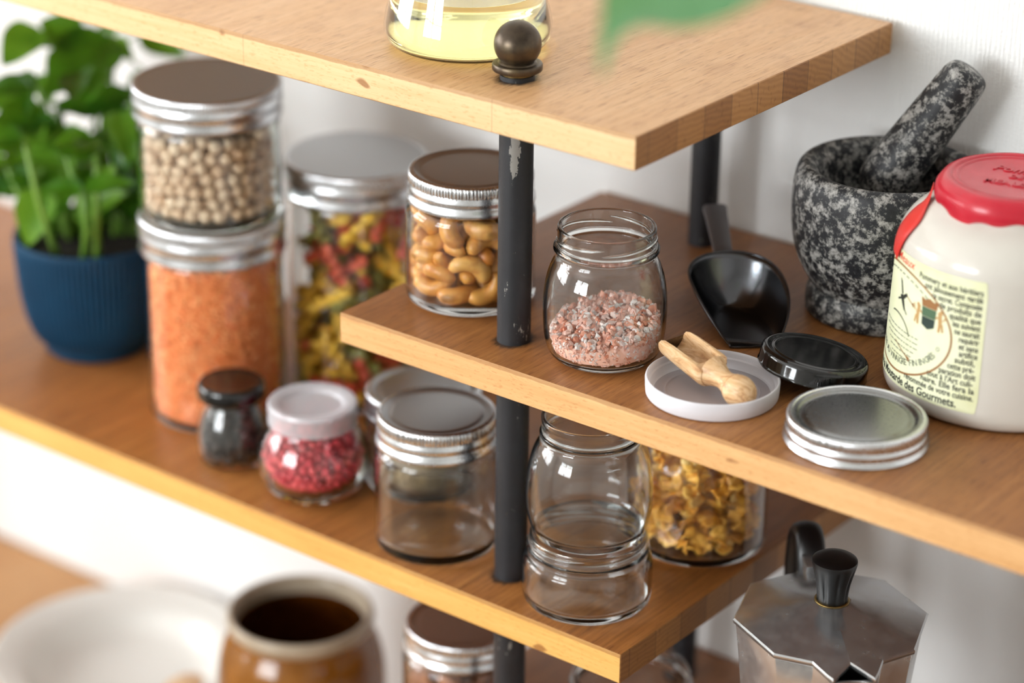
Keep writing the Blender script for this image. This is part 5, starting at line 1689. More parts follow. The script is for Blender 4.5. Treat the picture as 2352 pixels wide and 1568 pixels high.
# strap handle with turned-down edges
path = [(74.5, -7, 26), (78, -7, 29.6), (84, -6.8, 31), (100, -6, 34), (118, -5.2, 38), (127, -4.8, 40), (129, -4.7, 40.3)]
V, F = [], []
for i, (a, b, c) in enumerate(path):
    hw = np.interp(i, [0, 2, 5, 6], [5.6, 5.8, 7.6, 6.6])
    for e, dz in ((-1, -2.4), (-1, -.2), (-.82, .5), (.82, .5), (1, -.2), (1, -2.4), (.86, -2.4), (.8, -.5), (-.8, -.5), (-.86, -2.4)):
        V.append(tuple(u * a + w * (b + e * hw) + Vector((0, 0, c + dz))))
for i in range(len(path) - 1):
    for k in range(10):
        k2 = (k + 1) % 10
        F.append((i * 10 + k, i * 10 + k2, (i + 1) * 10 + k2, (i + 1) * 10 + k))
F.append(tuple(range(9, -1, -1)))
F.append(tuple(range(len(V) - 10, len(V))))
make('handle', V, F, M['scoophandle'], t, sharp=35)

# ------------------------------------------------------------------ mortar and pestle
MX, MY = 145.0, 177.5
out = [(0, .2), (42, .2), (44.6, .8), (45.5, 3), (45.4, 9), (44.6, 14.5), (43.0, 17.2), (42.8, 18.6), (45.2, 22), (49.6, 29.5), (53.2, 38), (55.6, 48), (56.9, 60), (57.2, 72), (56.8, 80), (56.0, 86), (54.6, 90.6), (52.4, 93.2), (50, 94), (47, 93.2), (44, 91), (41.6, 87.6), (40, 82), (38, 70), (34, 55), (27, 42), (17, 34), (8, 31.5), (0, 31)]
P_ = [out[0], out[1]] + chaikin(out[2:], 2)
o = make('mortar', *lathe(P_, 112), M['granite'], loc=(MX, MY, .3), sharp=60)
tag(o, 'speckled dark granite mortar by the wall holding a pestle', 'mortar')
A = Vector((130.0, 186.0, 67.0))
B = Vector((174.0, 212.0, 148.5))
ln = (B - A).length
pp = [(0, -.0), (7, .6), (12.4, 3.0), (15.6, 7.5), (17, 14), (17.2, 22), (16.6, 40), (15.2, ln - 26), (14.3, ln - 8), (13.6, ln - 2.5), (11.5, ln + .8), (7, ln + 2.2), (0, ln + 2.6)]
V, F = lathe([pp[0]] + chaikin(pp[1:-1], 2) + [pp[-1]], 64)
R = Vector((0, 0, 1)).rotation_difference((B - A).normalized()).to_matrix().to_4x4()
V, F = xf((V, F), R)
o = make('pestle', V, F, M['granite'], loc=tuple(A), sharp=60)
tag(o, 'grey granite pestle leaning in the mortar', 'pestle')

# ------------------------------------------------------------------ mustard crock
MU = (254.4, 122.2, .3)
mus = thing('mustard_crock', 'cream stoneware mustard jar with red wax lid and printed label', 'jar', MU)
br = lambda z: 65.4 - .032 * (z - 8)
out = [(0, .8), (55, .8), (58, .2), (61, .5), (63.6, 2.4), (65.0, 5.5), (br(8), 8), (br(12), 12), (br(50), 50), (br(84), 84), (br(88), 88), (61.8, 94), (58.6, 100), (53.8, 105.5), (48.4, 109), (44.2, 111.5), (42.6, 114), (42.4, 117), (43.2, 120), (42.4, 122.4), (38, 123), (0, 123)]
P_ = out[:3] + chaikin(out[3:-2], 2) + out[-2:]
make('crock_body', *lathe(P_, 128), M['cream'], mus, sharp=60)
lp = [(42.9, 113.0), (44.0, 113.2), (44.9, 115), (45.0, 119), (44.4, 122.6), (42.6, 125.2), (39.8, 127.0), (37.2, 127.6), (36.2, 127.1), (35.4, 126.5), (34.4, 127.0), (33.0, 127.0), (32.2, 126.4), (31.2, 126.2), (0, 126.2)]


def waxmod(i, a):
    return (.5 * sin(3 * a + 1) + .35 * sin(7 * a)) * (1 if i < 7 else 0)


V, F = lathe(lp, 160, waxmod)
V = [(x_, y_, z_ + (2.2 * sin(5 * atan2(y_, x_) + 1.3) + 1.4 * sin(11 * atan2(y_, x_)) - .6 if z_ < 114 else (1.0 * sin(5 * atan2(y_, x_) + 1.3) if z_ < 116 else 0))) for x_, y_, z_ in V]
wax = make('wax_lid', V, F, M['waxred'], mus, sharp=50)


def onlid(vf, cx, cy, ang, z):
    V, F = vf
    c, s_ = cos(ang), sin(ang)
    return [(cx + x_ * c - y_ * s_, cy + x_ * s_ + y_ * c, z + z_) for x_, y_, z_ in V], F


em = []
# raised lettering reads from the right-hand side of the photograph
dirv = radians(-64 + 75)
for word, size, off_u, off_v in (('Pommery', 10.5, -17, 8.0), ('DE', 6.5, -5, -1), ('MEAUX', 8.0, -16, -13)):
    vf = text_flat(word, size, .18, 'LEFT', .25 if size > 10 else 0, .45)
    em.append(onlid(vf, off_u * cos(dirv) - off_v * sin(dirv), off_u * sin(dirv) + off_v * cos(dirv), dirv, 126.4))
V, F = join(*em)
make('raised_lettering', V, F, M['waxred'], wax, smooth=False)

# paper label round the crock
A0, A1, Z0, Z1 = radians(-186), radians(-73), 11.0, 88.0


def on_label(vf, off):
    """flat (x, z) drawing in mm, x from the label's right edge -> curved paper"""
    V, F = vf
    out = []
    for x_, z_, *_r in V:
        a = A1 + x_ / 64.4
        r_ = br(z_) + off
        out.append((r_ * cos(a), r_ * sin(a), z_))
    return out, F


NX, NZ = 72, 10
V, F = [], []
W_ = (A1 - A0) * 64.4
for j in range(NZ + 1):
    for i in range(NX + 1):
        x_ = -W_ + W_ * i / NX
        z_ = Z0 + (Z1 - Z0) * j / NZ
        cr_ = 3.0                                # rounded corners
        if j in (0, NZ) and i in (0, NX):
            x_ += cr_ * .3 * (1 if i == 0 else -1)
            z_ += cr_ * .3 * (1 if j == 0 else -1)
        V.append((x_, z_))
for j in range(NZ):
    for i in range(NX):
        a = j * (NX + 1) + i
        F.append((a, a + 1, a + NX + 2, a + NX + 1))
Vl, Fl = on_label((V, F), .22)
label = make('paper_label', Vl, Fl, M['paper'], mus, sharp=0)


def place(vf, x_, z_, ang=0.0, sx=1.0):
    c, s_ = cos(ang), sin(ang)
    return [(x_ + sx * a * c - b * s_, z_ + sx * a * s_ + b * c) for a, b, *_r in vf[0]], vf[1]


def bar(x0_, x1_, z0_, z1_):
    return [(x0_, z0_), (x1_, z0_), (x1_, z1_), (x0_, z1_)], [(0, 1, 2, 3)]


def poly(*p):
    return [tuple(q) for q in p], [tuple(range(len(p)))]


def ink(name, parts, mat, off=.34):
    V, F = join(*[([(a[0], a[1], 0) for a in v], f) for v, f in parts])
    bm = bmesh.new()
    vs_ = [bm.verts.new((a, b, 0)) for a, b, _ in V]
    for f in F:
        bm.faces.new([vs_[i_] for i_ in f])
    bmesh.ops.triangulate(bm, faces=bm.faces[:])
    for _ in range(3):
        es = [e for e in bm.edges if e.calc_length() > 1.8]
        if es:
            bmesh.ops.subdivide_edges(bm, edges=es, cuts=1)
            bmesh.ops.triangulate(bm, faces=bm.faces[:])
    V, F = frombm(bm)
    V, F = on_label(([(a, b) for a, b, _ in V], F), off)
    return make(name, V, F, mat, label, smooth=False)


lines = ['Pommery et aux héritiers', 'ont jalousement gardé', 'ce secret. Composée', 'de produits de', 'qualité que', 'les suivent', 'ne saurait', 'requérir', 'et sans', 'artifice', 'subtil,', 'cette pré-', 'paration doit', 'tout à l’Art culi-', 'naire. Elle fera la', 'renommée de votre cuisine.']
wid = [42, 37, 31, 25.5, 18.5, 16, 14.5, 11.5, 11, 10.5, 11.5, 15.5, 21.5, 28, 33, 46]
parts = []
for i, (s_, wd_) in enumerate(zip(lines, wid)):
    v, f = text_flat(s_, 4.9, .1, 'RIGHT')
    xs = [a[0] for a in v]
    k = wd_ / (max(xs) - min(xs))
    parts.append(place((v, f), -2.4 - (1.0 if i in (10, 11, 13) else 0), 80.0 - 4.1 * i, 0, k))
v, f = text_flat('Toute la Moutarde des Gourmets.', 6.6, .16, 'RIGHT')
xs = [a[0] for a in v]
parts.append(place((v, f), -11.5, 12.9, 0, 83 / (max(xs) - min(xs))))
ink('side_lettering', parts, M['ink'])
# oval frame and lettering that follows it
OX, OZ, OA, OB = -62.5, 49.5, 45.0, 31.0
N = 120
ov = [], []
for i in range(N):
    a = 2 * pi * i / N
    ov[0].append((OX + OA * cos(a), OZ + OB * sin(a)))
    ov[0].append((OX + (OA - 1.2) * cos(a), OZ + (OB - 1.2) * sin(a)))
for i in range(N):
    j = (i + 1) % N
    ov[1].append((2 * i, 2 * j, 2 * j + 1, 2 * i + 1))
ink('oval_frame', [ov], M['brownink'])


def around(s_, size, a0, a1, inset, flip=False):
    parts = []
    for i, ch in enumerate(s_):
        if ch == ' ':
            continue
        a = radians(a0 + (a1 - a0) * i / max(len(s_) - 1, 1))
        px, pz = OX + (OA - inset) * cos(a), OZ + (OB - inset) * sin(a)
        tx, tz = -(OA - inset) * sin(a), (OB - inset) * cos(a)
        ang = atan2(tz, tx)
        if not flip:
            ang += pi
        parts.append(place(text_flat(ch, size, .04, 'CENTER'), px, pz, ang))
    return parts


parts = around('MOUTARDE PRÉPARÉE AU VINAIGRE FIN EN GRÈS', 5.0, 192, 333, 5.6, True)
parts += around('O', 3.4, 345, 346, 6, True)
ink('oval_lettering', parts, M['greyink'])
# small print too fine to read: broken hairlines
parts = []
q = np.random.RandomState(4)
for i in range(6):
    x_ = OX - 18 + 3 * i
    while x_ < OX + 22 - i * 1.5:
        wl = 1.2 + q.rand() * 3.6
        parts.append(bar(x_, x_ + wl, 44 - 3.0 * i - .25, 44 - 3.0 * i + .25))
        x_ += wl + .8
for i in range(11):
    a = radians(52 + i * 7)
    px, pz = OX + (OA - 4.4) * cos(a), OZ + (OB - 4.4) * sin(a)
    tx, tz = -(OA) * sin(a), OB * cos(a)
    n_ = sqrt(tx * tx + tz * tz)
    tx, tz = tx / n_, tz / n_
    parts.append(poly((px - 1.6 * tx - .35 * tz, pz - 1.6 * tz + .35 * tx), (px - 1.6 * tx + .35 * tz, pz - 1.6 * tz - .35 * tx), (px + 1.6 * tx + .35 * tz, pz + 1.6 * tz - .35 * tx), (px + 1.6 * tx - .35 * tz, pz + 1.6 * tz + .35 * tx)))
ink('fine_print', parts, M['greyink'])
v, f = text_flat('de Meaux', 7.0, .06, 'RIGHT', .2)
xs = [a[0] for a in v]
ink('red_lettering', [place((v, f), -50, 82.0, 0, 32 / (max(xs) - min(xs)))], M['redink'])
# coat of arms: crown, shield, two supporters
CX, CZ = -34.5, 59.5
ink('crest_crown', [poly((CX - 5.4, CZ + 5.5), (CX + 5.4, CZ + 5.5), (CX + 6.4, CZ + 10.6), (CX + 3.2, CZ + 9.6), (CX, CZ + 11), (CX - 3.2, CZ + 9.6), (CX - 6.4, CZ + 10.6))], M['brownink'])
ink('crest_shield_upper', [poly((CX - 5, CZ), (CX + 5, CZ), (CX + 5.3, CZ + 5.3), (CX - 5.3, CZ + 5.3))], M['greenink'])
ink('crest_shield_lower', [poly((CX - 4.8, CZ - .2), (CX - 4.6, CZ - 5), (CX - 2, CZ - 6.2), (CX, CZ - 7), (CX + 2, CZ - 6.2), (CX + 4.6, CZ - 5), (CX + 4.8, CZ - .2))], M['darkgreenink'])
parts = []
for s_ in (-1, 1):
    X = lambda d: CX + s_ * d
    for pl in (((6.2, 4.5), (8.2, 6.5), (9.8, 5.6), (9.2, 3.6), (7, 3)), ((6.6, 3.4), (9, 3.6), (9.6, -.6), (7.2, -2)), ((7.2, -1), (9.6, -1), (8.4, -6.5), (7, -6.2)), ((8.8, -.6), (10.2, -1.4), (11, -5.6), (9.8, -6)), ((6.4, 2.6), (6.8, 1.4), (5.0, .6), (4.9, 1.8)), ((9.4, .2), (11.6, 1.6), (12.2, 4.8), (11.4, 5), (10.8, 2.4))):
        parts.append(poly(*[(X(a), CZ + b) for a, b in (pl if s_ > 0 else pl[::-1])]))
ink('crest_supporters', parts, M['tanink'])
# trumpet-bearing winged figure and feather flourish at the oval's middle
EX, EZ = -58, 62
parts = [poly((EX - 2, EZ + 2), (EX - 5.5, EZ + 11), (EX - 3.2, EZ + 9.5), (EX - .5, EZ + 3)), poly((EX - .5, EZ + 2), (EX + 3.5, EZ + 4.5), (EX + 4.5, EZ + 3), (EX + 1, EZ)), poly((EX - 4, EZ + 1), (EX - 1, EZ + 2.4), (EX + 1.5, EZ - 1), (EX + 3, EZ - 6), (EX + 1.6, EZ - 6.2), (EX - 1.5, EZ - 2)), poly((EX - 6.5, EZ - 1.5), (EX - 2, EZ + .5), (EX - 1.5, EZ - .6), (EX - 6, EZ - 2.6)), poly((EX + .5, EZ - 3), (EX + 5.5, EZ - 7.5), (EX + 5, EZ - 8), (EX - .2, EZ - 4))]
for i in range(10):
    a0_, a1_ = radians(20 + 9 * i), radians(29 + 9 * i)
    parts.append(poly((EX - 6 + 17 * cos(a0_), EZ - 24 + 14.6 * sin(a0_)), (EX - 6 + 17 * cos(a1_), EZ - 24 + 14.6 * sin(a1_)), (EX - 6 + 16.2 * cos(a1_), EZ - 24 + 13.8 * sin(a1_)), (EX - 6 + 16.2 * cos(a0_), EZ - 24 + 13.8 * sin(a0_))))
ink('winged_figure', parts, M['ink'])
parts = [poly((EX + 3, EZ + 3.2), (EX + 9, EZ + .2), (EX + 11.4, EZ - 1.6), (EX + 11, EZ + 1.4), (EX + 9.2, EZ + .9), (EX + 3.2, EZ + 3.7)), poly((EX - 4, EZ - 26.4), (EX + 8, EZ - 31), (EX + 12, EZ - 33.6), (EX + 12, EZ - 31), (EX + 8.2, EZ - 30.4), (EX - 4, EZ - 25.8))]
ink('trumpets', parts, M['brownink'])

# red paper band from the lid down onto the label
lft = [(-158, 45.6, 119), (-157, 46.8, 113.5), (-156, 49.5, 108.5), (-153.5, 55, 104.5), (-150, 61.6, 96.5), (-146, 64.4, 89), (-144, 65, 83)]
rgt = [(-149, 45.6, 118), (-144, 47.5, 111.5), (-135, 51, 109.2), (-128.5, 55.5, 105.4), (-129, 62.2, 98.4), (-132.5, 64.6, 88.5), (-135, 65, 81)]
P_ = list(zip(chaikin(lft, 2), chaikin(rgt, 2)))
V, F = [], []
for a, b in P_:
    for e in (0, .25, .5, .75, 1):
        an, r_, z_ = (a[k] + (b[k] - a[k]) * e for k in range(3))
        V.append((r_ * cos(radians(an)), r_ * sin(radians(an)), z_))
for i in range(len(P_) - 1):
    for k in range(4):
        F.append((i * 5 + k, i * 5 + k + 1, (i + 1) * 5 + k + 1, (i + 1) * 5 + k))
o = make('seal_band', V, F, M['ribbon'], mus, sharp=0)
md = o.modifiers.new('paper', 'SOLIDIFY')
md.thickness = .0004
md.offset = 1

# ------------------------------------------------------------------ oil flask on the upper board
FX, FY = -62.2, 33.2
t = thing('oil_flask', 'conical glass flask of yellow oil on the uppermost board', 'flask', (FX, FY, L1 + .3))
FO = [(38, .3), (43.5, .8), (47.5, 3.6), (49.4, 8), (49.6, 13), (48.4, 20), (46.6, 27), (43.6, 38), (38, 58), (30, 84), (22, 108), (17.5, 121), (16, 128), (16, 158), (17.6, 161)]
make('glass_body', *shell(FO, .9, 2.0, seg=112), M['glass'], t, sharp=60)
fo = chaikin(FO, 2)
fr = lambda z: np.interp(z, [p[1] for p in fo], [p[0] for p in fo]) - .9 - .12
op = [(0, 2.75), (37, 2.75), (42.5, 3.4)] + [(fr(z), z) for z in np.linspace(4.8, 34.6, 26)] + [(fr(34.6) - .7, 34.2), (fr(34.6) - 2.2, 34.0), (0, 34.0)]
o = make('oil', *lathe(op, 112), M['oil'], loc=(FX, FY, L1 + .3), sharp=60)
tag(o, 'clear yellow oil filling the base of the glass flask', 'oil', kind='stuff')

# ------------------------------------------------------------------ moka pot
mk = thing('moka_pot', 'octagonal aluminium stovetop coffee pot with black knob and handle', 'coffee pot', (202, 43, L4 + .2))
A8 = [radians(42.0 + 45 * k) for k in range(8)]
SP = radians(312)


def octa(r, z, spout=0.0, rot=0.0):
    """eight-sided ring; the corner at the spout can be pulled out"""
    P = []
    for a in A8:
        k = r
        P.append((k * cos(a + rot), k * sin(a + rot), z))
    if spout:
        c = P[6]
        P[6] = (c[0] + spout * cos(SP), c[1] + spout * sin(SP), z)
    return P


def loft(rings, caps=(True, True)):
    V, F = [], []
    n = len(rings[0])
    for r_ in rings:
        V += r_
    for i in range(len(rings) - 1):
        for k in range(n):
            k2 = (k + 1) % n
            F.append((i * n + k, i * n + k2, (i + 1) * n + k2, (i + 1) * n + k))
    if caps[0]:
        F.append(tuple(range(n - 1, -1, -1)))
    if caps[1]:
        F.append(tuple(range(len(V) - n, len(V))))
    return V, F


def bev(vf, w, seg=2):
    bm = bmesh.new()
    vs = [bm.verts.new(v) for v in vf[0]]
    for f in vf[1]:
        bm.faces.new([vs[i] for i in f])
    bm.normal_update()
    es = [e for e in bm.edges if len(e.link_faces) == 2 and e.calc_face_angle(0) > .25]
    bmesh.ops.bevel(bm, geom=es, offset=w, segments=seg, affect='EDGES', profile=.6)
    return frombm(bm)


make('boiler', *bev(loft([octa(56, 0), octa(57, 4), octa(54, 40), octa(49, 78), octa(46.5, 84)]), 1.2), M['alu'], mk, sharp=25)
make('collar_ring', *lathe([(0, 84), (46, 84), (47.5, 85.5), (47.5, 91), (46, 92.5), (0, 92.5)], 72), M['alu'], mk, sharp=40)
# upper chamber: open, thin wall, spout corner drawn out and cut low
def beak(r, z, tip):
    P = []
    for k, a in enumerate(A8):
        if k == 6:
            for da, rr_ in ((-.38, r * .945), (-.19, r * .955 + tip), (.19, r * .955 + tip), (.38, r * .945)):
                P.append((rr_ * cos(a + da), rr_ * sin(a + da), z))
        else:
            P.append((r * cos(a), r * sin(a), z))
    return P


oc = [beak(44, 92.6, 0), beak(46, 100, 0), beak(50.5, 140, 2), beak(54, 172, 9), beak(55.9, 186.6, 16)]
ic = [beak(53.9, 186.6, 14.6), beak(52, 172, 8), beak(48.4, 140, 1), beak(44, 102, 0)]
V, F = loft(oc + ic)
V = [list(v) for v in V]
make('upper_chamber', *bev(([tuple(v) for v in V], F), .9), M['alu'], mk, sharp=25)
# lid: shallow eight-sided pyramid with a pinched spout cover
rt = octa(57.4, 187.4)
rt2 = octa(57.6, 189.6)


def lidring(r, z, tip, drop):
    P = []
    for k, a in enumerate(A8):
        if k == 6:
            for da, rr_, dz in ((-.38, r * .95, 0), (-.23, r * .96 + tip * .7, -.3), (-.17, r * .97 + tip, -.5), (0, r * .93 + tip * .25, drop), (.17, r * .97 + tip, -.5), (.23, r * .96 + tip * .7, -.3), (.38, r * .95, 0)):
                P.append((rr_ * cos(a + da), rr_ * sin(a + da), z + dz))
        else:
            P.append((r * cos(a), r * sin(a), z))
    return P


def shrink(P, f, z):
    return [(a * f, b * f, z) for a, b, c in P]


r0 = lidring(57.2, 187.3, 15, 2.2)
r1 = lidring(57.6, 189.4, 15, 2.6)
r2 = lidring(56.6, 190.3, 14.4, 2.8)
i1 = [(a * .52 + 0 * b, b * .52, 196.0) for a, b, c in lidring(56, 0, 0, 0)]
i2 = [(a * .2, b * .2, 200.6) for a, b, c in lidring(56, 0, 0, 0)]
V, F = loft([r0, r1, r2, i1, i2], (False, True))
lidm = make('lid', V, F, M['alu'], mk, sharp=12)
sd = lidm.modifiers.new('sheet', 'SOLIDIFY')
sd.thickness = .0014
sd.offset = -1
# knob: fluted black bakelite on a brassy stain ring
kp = [(0, 200.4), (8.6, 200.4), (9.0, 201.2), (9.2, 206), (10.0, 212), (11.4, 218), (12.9, 224), (13.3, 226), (13.1, 227.4), (11.8, 228.3), (7, 229.2), (0, 229.5)]


def flute(i, a):
    return -1.0 * max(0, cos(8 * a)) ** 2 * (1 if 3 <= i <= 5 else (.35 if i in (2, 6) else 0))


kb = make('knob', *lathe(kp, 96, flute), M['blackplastic'], lidm, sharp=45)
make('stain_ring', *lathe([(8.4, 200.7), (10.2, 200.6), (10.4, 201.2), (9.0, 201.5)], 48), M['brass'], lidm, sharp=0)
# hinge lug and handle on the far corner
hd = radians(132)
hu, hv_ = Vector((cos(hd), sin(hd), 0)), Vector((-sin(hd), cos(hd), 0))
V, F = bev(box(46, 66, -6.5, 6.5, 178, 197, 0), 1.5)
Mh = Matrix(((hu.x, hv_.x, 0, 0), (hu.y, hv_.y, 0, 0), (0, 0, 1, 0), (0, 0, 0, 1)))
make('hinge_lug', *xf((V, F), Mh), M['alu'], mk, sharp=25)
path = chaikin([(62, 0, 184), (66, 0, 198), (76, 0, 205), (88, 0, 202), (97, 0, 188), (99, 0, 165), (97, 0, 130), (94, 0, 105)], 2)
V, F = [], []
nS = 14
for i, (a, b, c) in enumerate(path):
    p0, p1 = path[max(i - 1, 0)], path[min(i + 1, len(path) - 1)]
    tv = Vector((p1[0] - p0[0], 0, p1[2] - p0[2])).normalized()
    nv = Vector((-tv.z, 0, tv.x))
    for k in range(nS):
        q_ = 2 * pi * k / nS
        V.append(tuple(Vector((a, b, c)) + nv * 4.6 * cos(q_) + Vector((0, 1, 0)) * 9.0 * sin(q_)))
for i in range(len(path) - 1):
    for k in range(nS):
        k2 = (k + 1) % nS
        F.append((i * nS + k, i * nS + k2, (i + 1) * nS + k2, (i + 1) * nS + k))
F.append(tuple(range(nS - 1, -1, -1)))
F.append(tuple(range(len(V) - nS, len(V))))
make('handle', *xf((V, F), Mh), M['blackplastic'], mk, sharp=50)

# ------------------------------------------------------------------ crock, plate and spoon on the table
CR = (-269.4, 99.8, TT + .3)
t = thing('brown_crock', 'open brown glazed stoneware crock with a beige rim', 'crock', CR)
h = 166
out = [(0, .8), (48, .3), (54, 2), (57, 8), (60, 30), (62, 70), (62.5, 105), (61.5, 122), (58, 136), (53.6, 144.5), (51.6, 148), (51.6, 152)]
inn = [(47.6, 152), (47.4, 147), (50, 140), (54.5, 130), (57, 116), (57.5, 80), (55, 20), (50, 9), (0, 8)]
bo = [out[0]] + chaikin(out[1:], 2)
make('crock_body', *lathe(bo, 96), M['brownglaze'], t, sharp=60)
make('inside', *lathe(chaikin(inn[:-1], 2) + [inn[-1]], 96), M['darkglaze'], t, sharp=60)
make('rim', *lathe(chaikin([(51.0, 150), (53.2, 153), (54.6, 157), (54.2, 161), (52.2, 163.4), (49.8, 163), (48.0, 160), (47.4, 156), (47.5, 150)], 2), 96), M['rimglaze'], t, sharp=60)

PLX, PLY = -487.0, 124.0
pr = [(0, .3), (58, .3), (60, 1.4), (62, 3.6), (75, 11), (82, 22), (86, 27), (104, 33.4), (106, 34.6), (106.2, 35.6), (105, 36.4), (102, 36), (85, 30), (79, 25.4), (72, 15), (64, 8.4), (55, 6.2), (0, 5.8)]
o = make('plate', *lathe(pr[:3] + chaikin(pr[3:-1], 2) + [pr[-1]], 112), M['porcelain'], loc=(PLX, PLY, TT + .2), sharp=60)
tag(o, 'wide off-white rimmed plate on the table left of the crock', 'plate')
sv = tube([(-402, 94, 41.5), (-400, 84, 42), (-396, 60, 43), (-390, 20, 44), (-384, -40, 44.5), (-380, -90, 45)], [4.6, 4.4, 4.0, 4.0, 4.6, 4.2], 16)
bw = bmesh.new()
bmesh.ops.create_uvsphere(bw, u_segments=24, v_segments=12, radius=1)
for v in bw.verts:
    z_ = v.co.z
    v.co = Vector((v.co.x * 20, v.co.y * 14, (z_ * 5) if z_ < 0 else z_ * 1.4))
bw = frombm(bw)
bw = xf(bw, Matrix.Translation((-403, 108, 42.6)) @ Matrix.Rotation(1.7, 4, 'Z'))
V, F = join(sv, bw)
V = [(a + 400, b - 98, c) for a, b, c in V]
o = make('wooden_spoon', V, F, M['olive'], loc=(-400, 98, TT), sharp=50)
tag(o, 'wooden spoon resting on the off-white plate rim beside the crock', 'spoon')

# ------------------------------------------------------------------ potted basil
pb = thing('potted_basil', 'green basil plant in a dark blue ribbed pot', 'plant', (-449.3, 81.8, L2 + .3))
prof = [(0, .6), (34, .2), (36.6, .5), (38.2, 2.2), (38.6, 6.5), (40.5, 8.5), (44.6, 14), (49, 24), (52.2, 38), (54.2, 55), (55.4, 74), (56, 88.6), (55.6, 90), (53.6, 90), (53, 88.6), (52, 76), (0, 74)]
P_ = prof[:5] + chaikin(prof[5:-1], 1) + [prof[-1]]
nb = 84
lo, hi = 9.0, 86.0


def ribs(i, a):
    z_, r_ = P_[i][1], P_[i][0]
    return .8 * cos(nb * a) if (lo < z_ < hi and r_ > 42 and i < len(P_) - 8) else 0


make('pot', *lathe(P_, nb * 6, ribs), M['potblue'], pb, sharp=70)
V, F = lathe([(0, 82.6), (20, 83.4), (40, 82.4), (52.4, 81.2)], 40)
V = [(a, b, c + rs.normal() * .8) for a, b, c in V]
make('soil', V, F, M['soil'], pb, sharp=0)


def leaf_mesh(b, tip, width, nrm, cup=.22, droop=.12, nu=12, nv=8, acum=False):
    b, tip, nrm = Vector(b), Vector(tip), Vector(nrm).normalized()
    L_ = (tip - b).length
    x_ = (tip - b).normalized()
    y_ = nrm.cross(x_).normalized()
    z_ = x_.cross(y_)
    V, F = [], []
    for i in range(nu + 1):
        s_ = i / nu
        wv = sin(pi * min(1, s_ ** .72)) ** .75 * (1 - .25 * s_) if 0 < s_ < 1 else 0
        for j in range(nv + 1):
            e = (j / nv - .5) * 2
            yy = e * wv * width / 2
            rip = .035 * width * sin(s_ * 14) * abs(e)
            zz = cup * width * (abs(e) ** 1.6) * wv * .55 - droop * L_ * (s_ - .35) ** 2 + rip * .6 - .02 * width * (1 - abs(e))
            V.append(tuple(b + x_ * (s_ * L_) + y_ * yy + z_ * zz))
    m = nv + 1
    for i in range(nu):
        for j in range(nv):
            a = i * m + j
            F.append((a, a + 1, a + m + 1, a + m))
    return V, F


off = Vector((-449.3, 81.8, L2 + .3))
parts, stems = [], []
for d_ in BASIL:
    b, tip, wd_, nr = Vector(d_[0:3]) - off, Vector(d_[3:6]) - off, d_[6], d_[7:10]
    parts.append(leaf_mesh(b, tip, wd_ * 1.35, (nr[0] + .25, nr[1] - .35, nr[2]), cup=.26))
for d_ in STEMS:
    b, tip = Vector(d_[0:3]) - off, Vector(d_[3:6]) - off
    md_ = (b + tip) / 2 + Vector((rs.normal() * 2, rs.normal() * 2, 3))
    V, F = tube([tuple(b), tuple((b + md_) / 2 + Vector((.5, 0, 1.5))), tuple(md_), tuple((md_ + tip) / 2), tuple(tip)], [2.6, 2.5, 2.2, 1.9, 1.5], 9)
    stems.append((V, F))
    # leaf stalks branch off near the stem's end
    for l_ in BASIL:
        lb = Vector(l_[0:3]) - off
        if (lb - tip).length < 34:
            stems.append(tube([tuple(tip), tuple((tip + lb) / 2 + Vector((0, 0, 1.5))), tuple(lb)], [1.3, 1.0, .8], 7))
q = np.random.RandomState(31)
for i in range(58):                              # smaller leaves through the bush
    e = q.normal(size=3)
    e /= max(1.0, np.linalg.norm(e) / 1.25)
    c_ = Vector((-476 + e[0] * 42, 106 + e[1] * 34, (2 if i < 34 else -42) + e[2] * (50 if i < 34 else 16))) - off
    if c_.z > 210 or c_.z < 88 or c_.y > 100:
        continue
    dr = Vector((e[0] * .9 - .1, e[1] * .9 - .35, q.normal() * .25 - .25)) + Vector(q.normal(size=3)) * .35
    dr.normalize()
    s_ = 20 + q.rand() * 17
    parts.append(leaf_mesh(c_, c_ + dr * s_ * 1.25, s_ * .8, (q.normal() * .35 + .25, -.45 + q.normal() * .35, .9), cup=.3))
for i in range(16):
    a = q.rand() * 2 * pi
    r_ = 46 * sqrt(q.rand())
    b = Vector((r_ * cos(a), r_ * sin(a), 82))
    tp_ = b + Vector((b.x * .45 + q.normal() * 9, b.y * .45 + q.normal() * 9, 48 + q.rand() * 45))
    stems.append(tube([tuple(b), tuple(b.lerp(tp_, .45) + Vector((q.normal() * 2, q.normal() * 2, 0))), tuple(tp_)], [2.7, 2.4, 1.8], 9))
    for k in range(2):
        dr = Vector((q.normal(), q.normal() - .6, .15)).normalized()
        s_ = 20 + q.rand() * 12
        parts.append(leaf_mesh(tp_, tp_ + dr * s_ * 1.2, s_ * .8, (q.normal() * .3 + .2, -.45, .9), cup=.3))
V, F = join(*parts)
make('foliage', V, F, M['leaf'], pb, sharp=0)
V, F = join(*stems)
make('stems', V, F, M['stem'], pb, sharp=0)

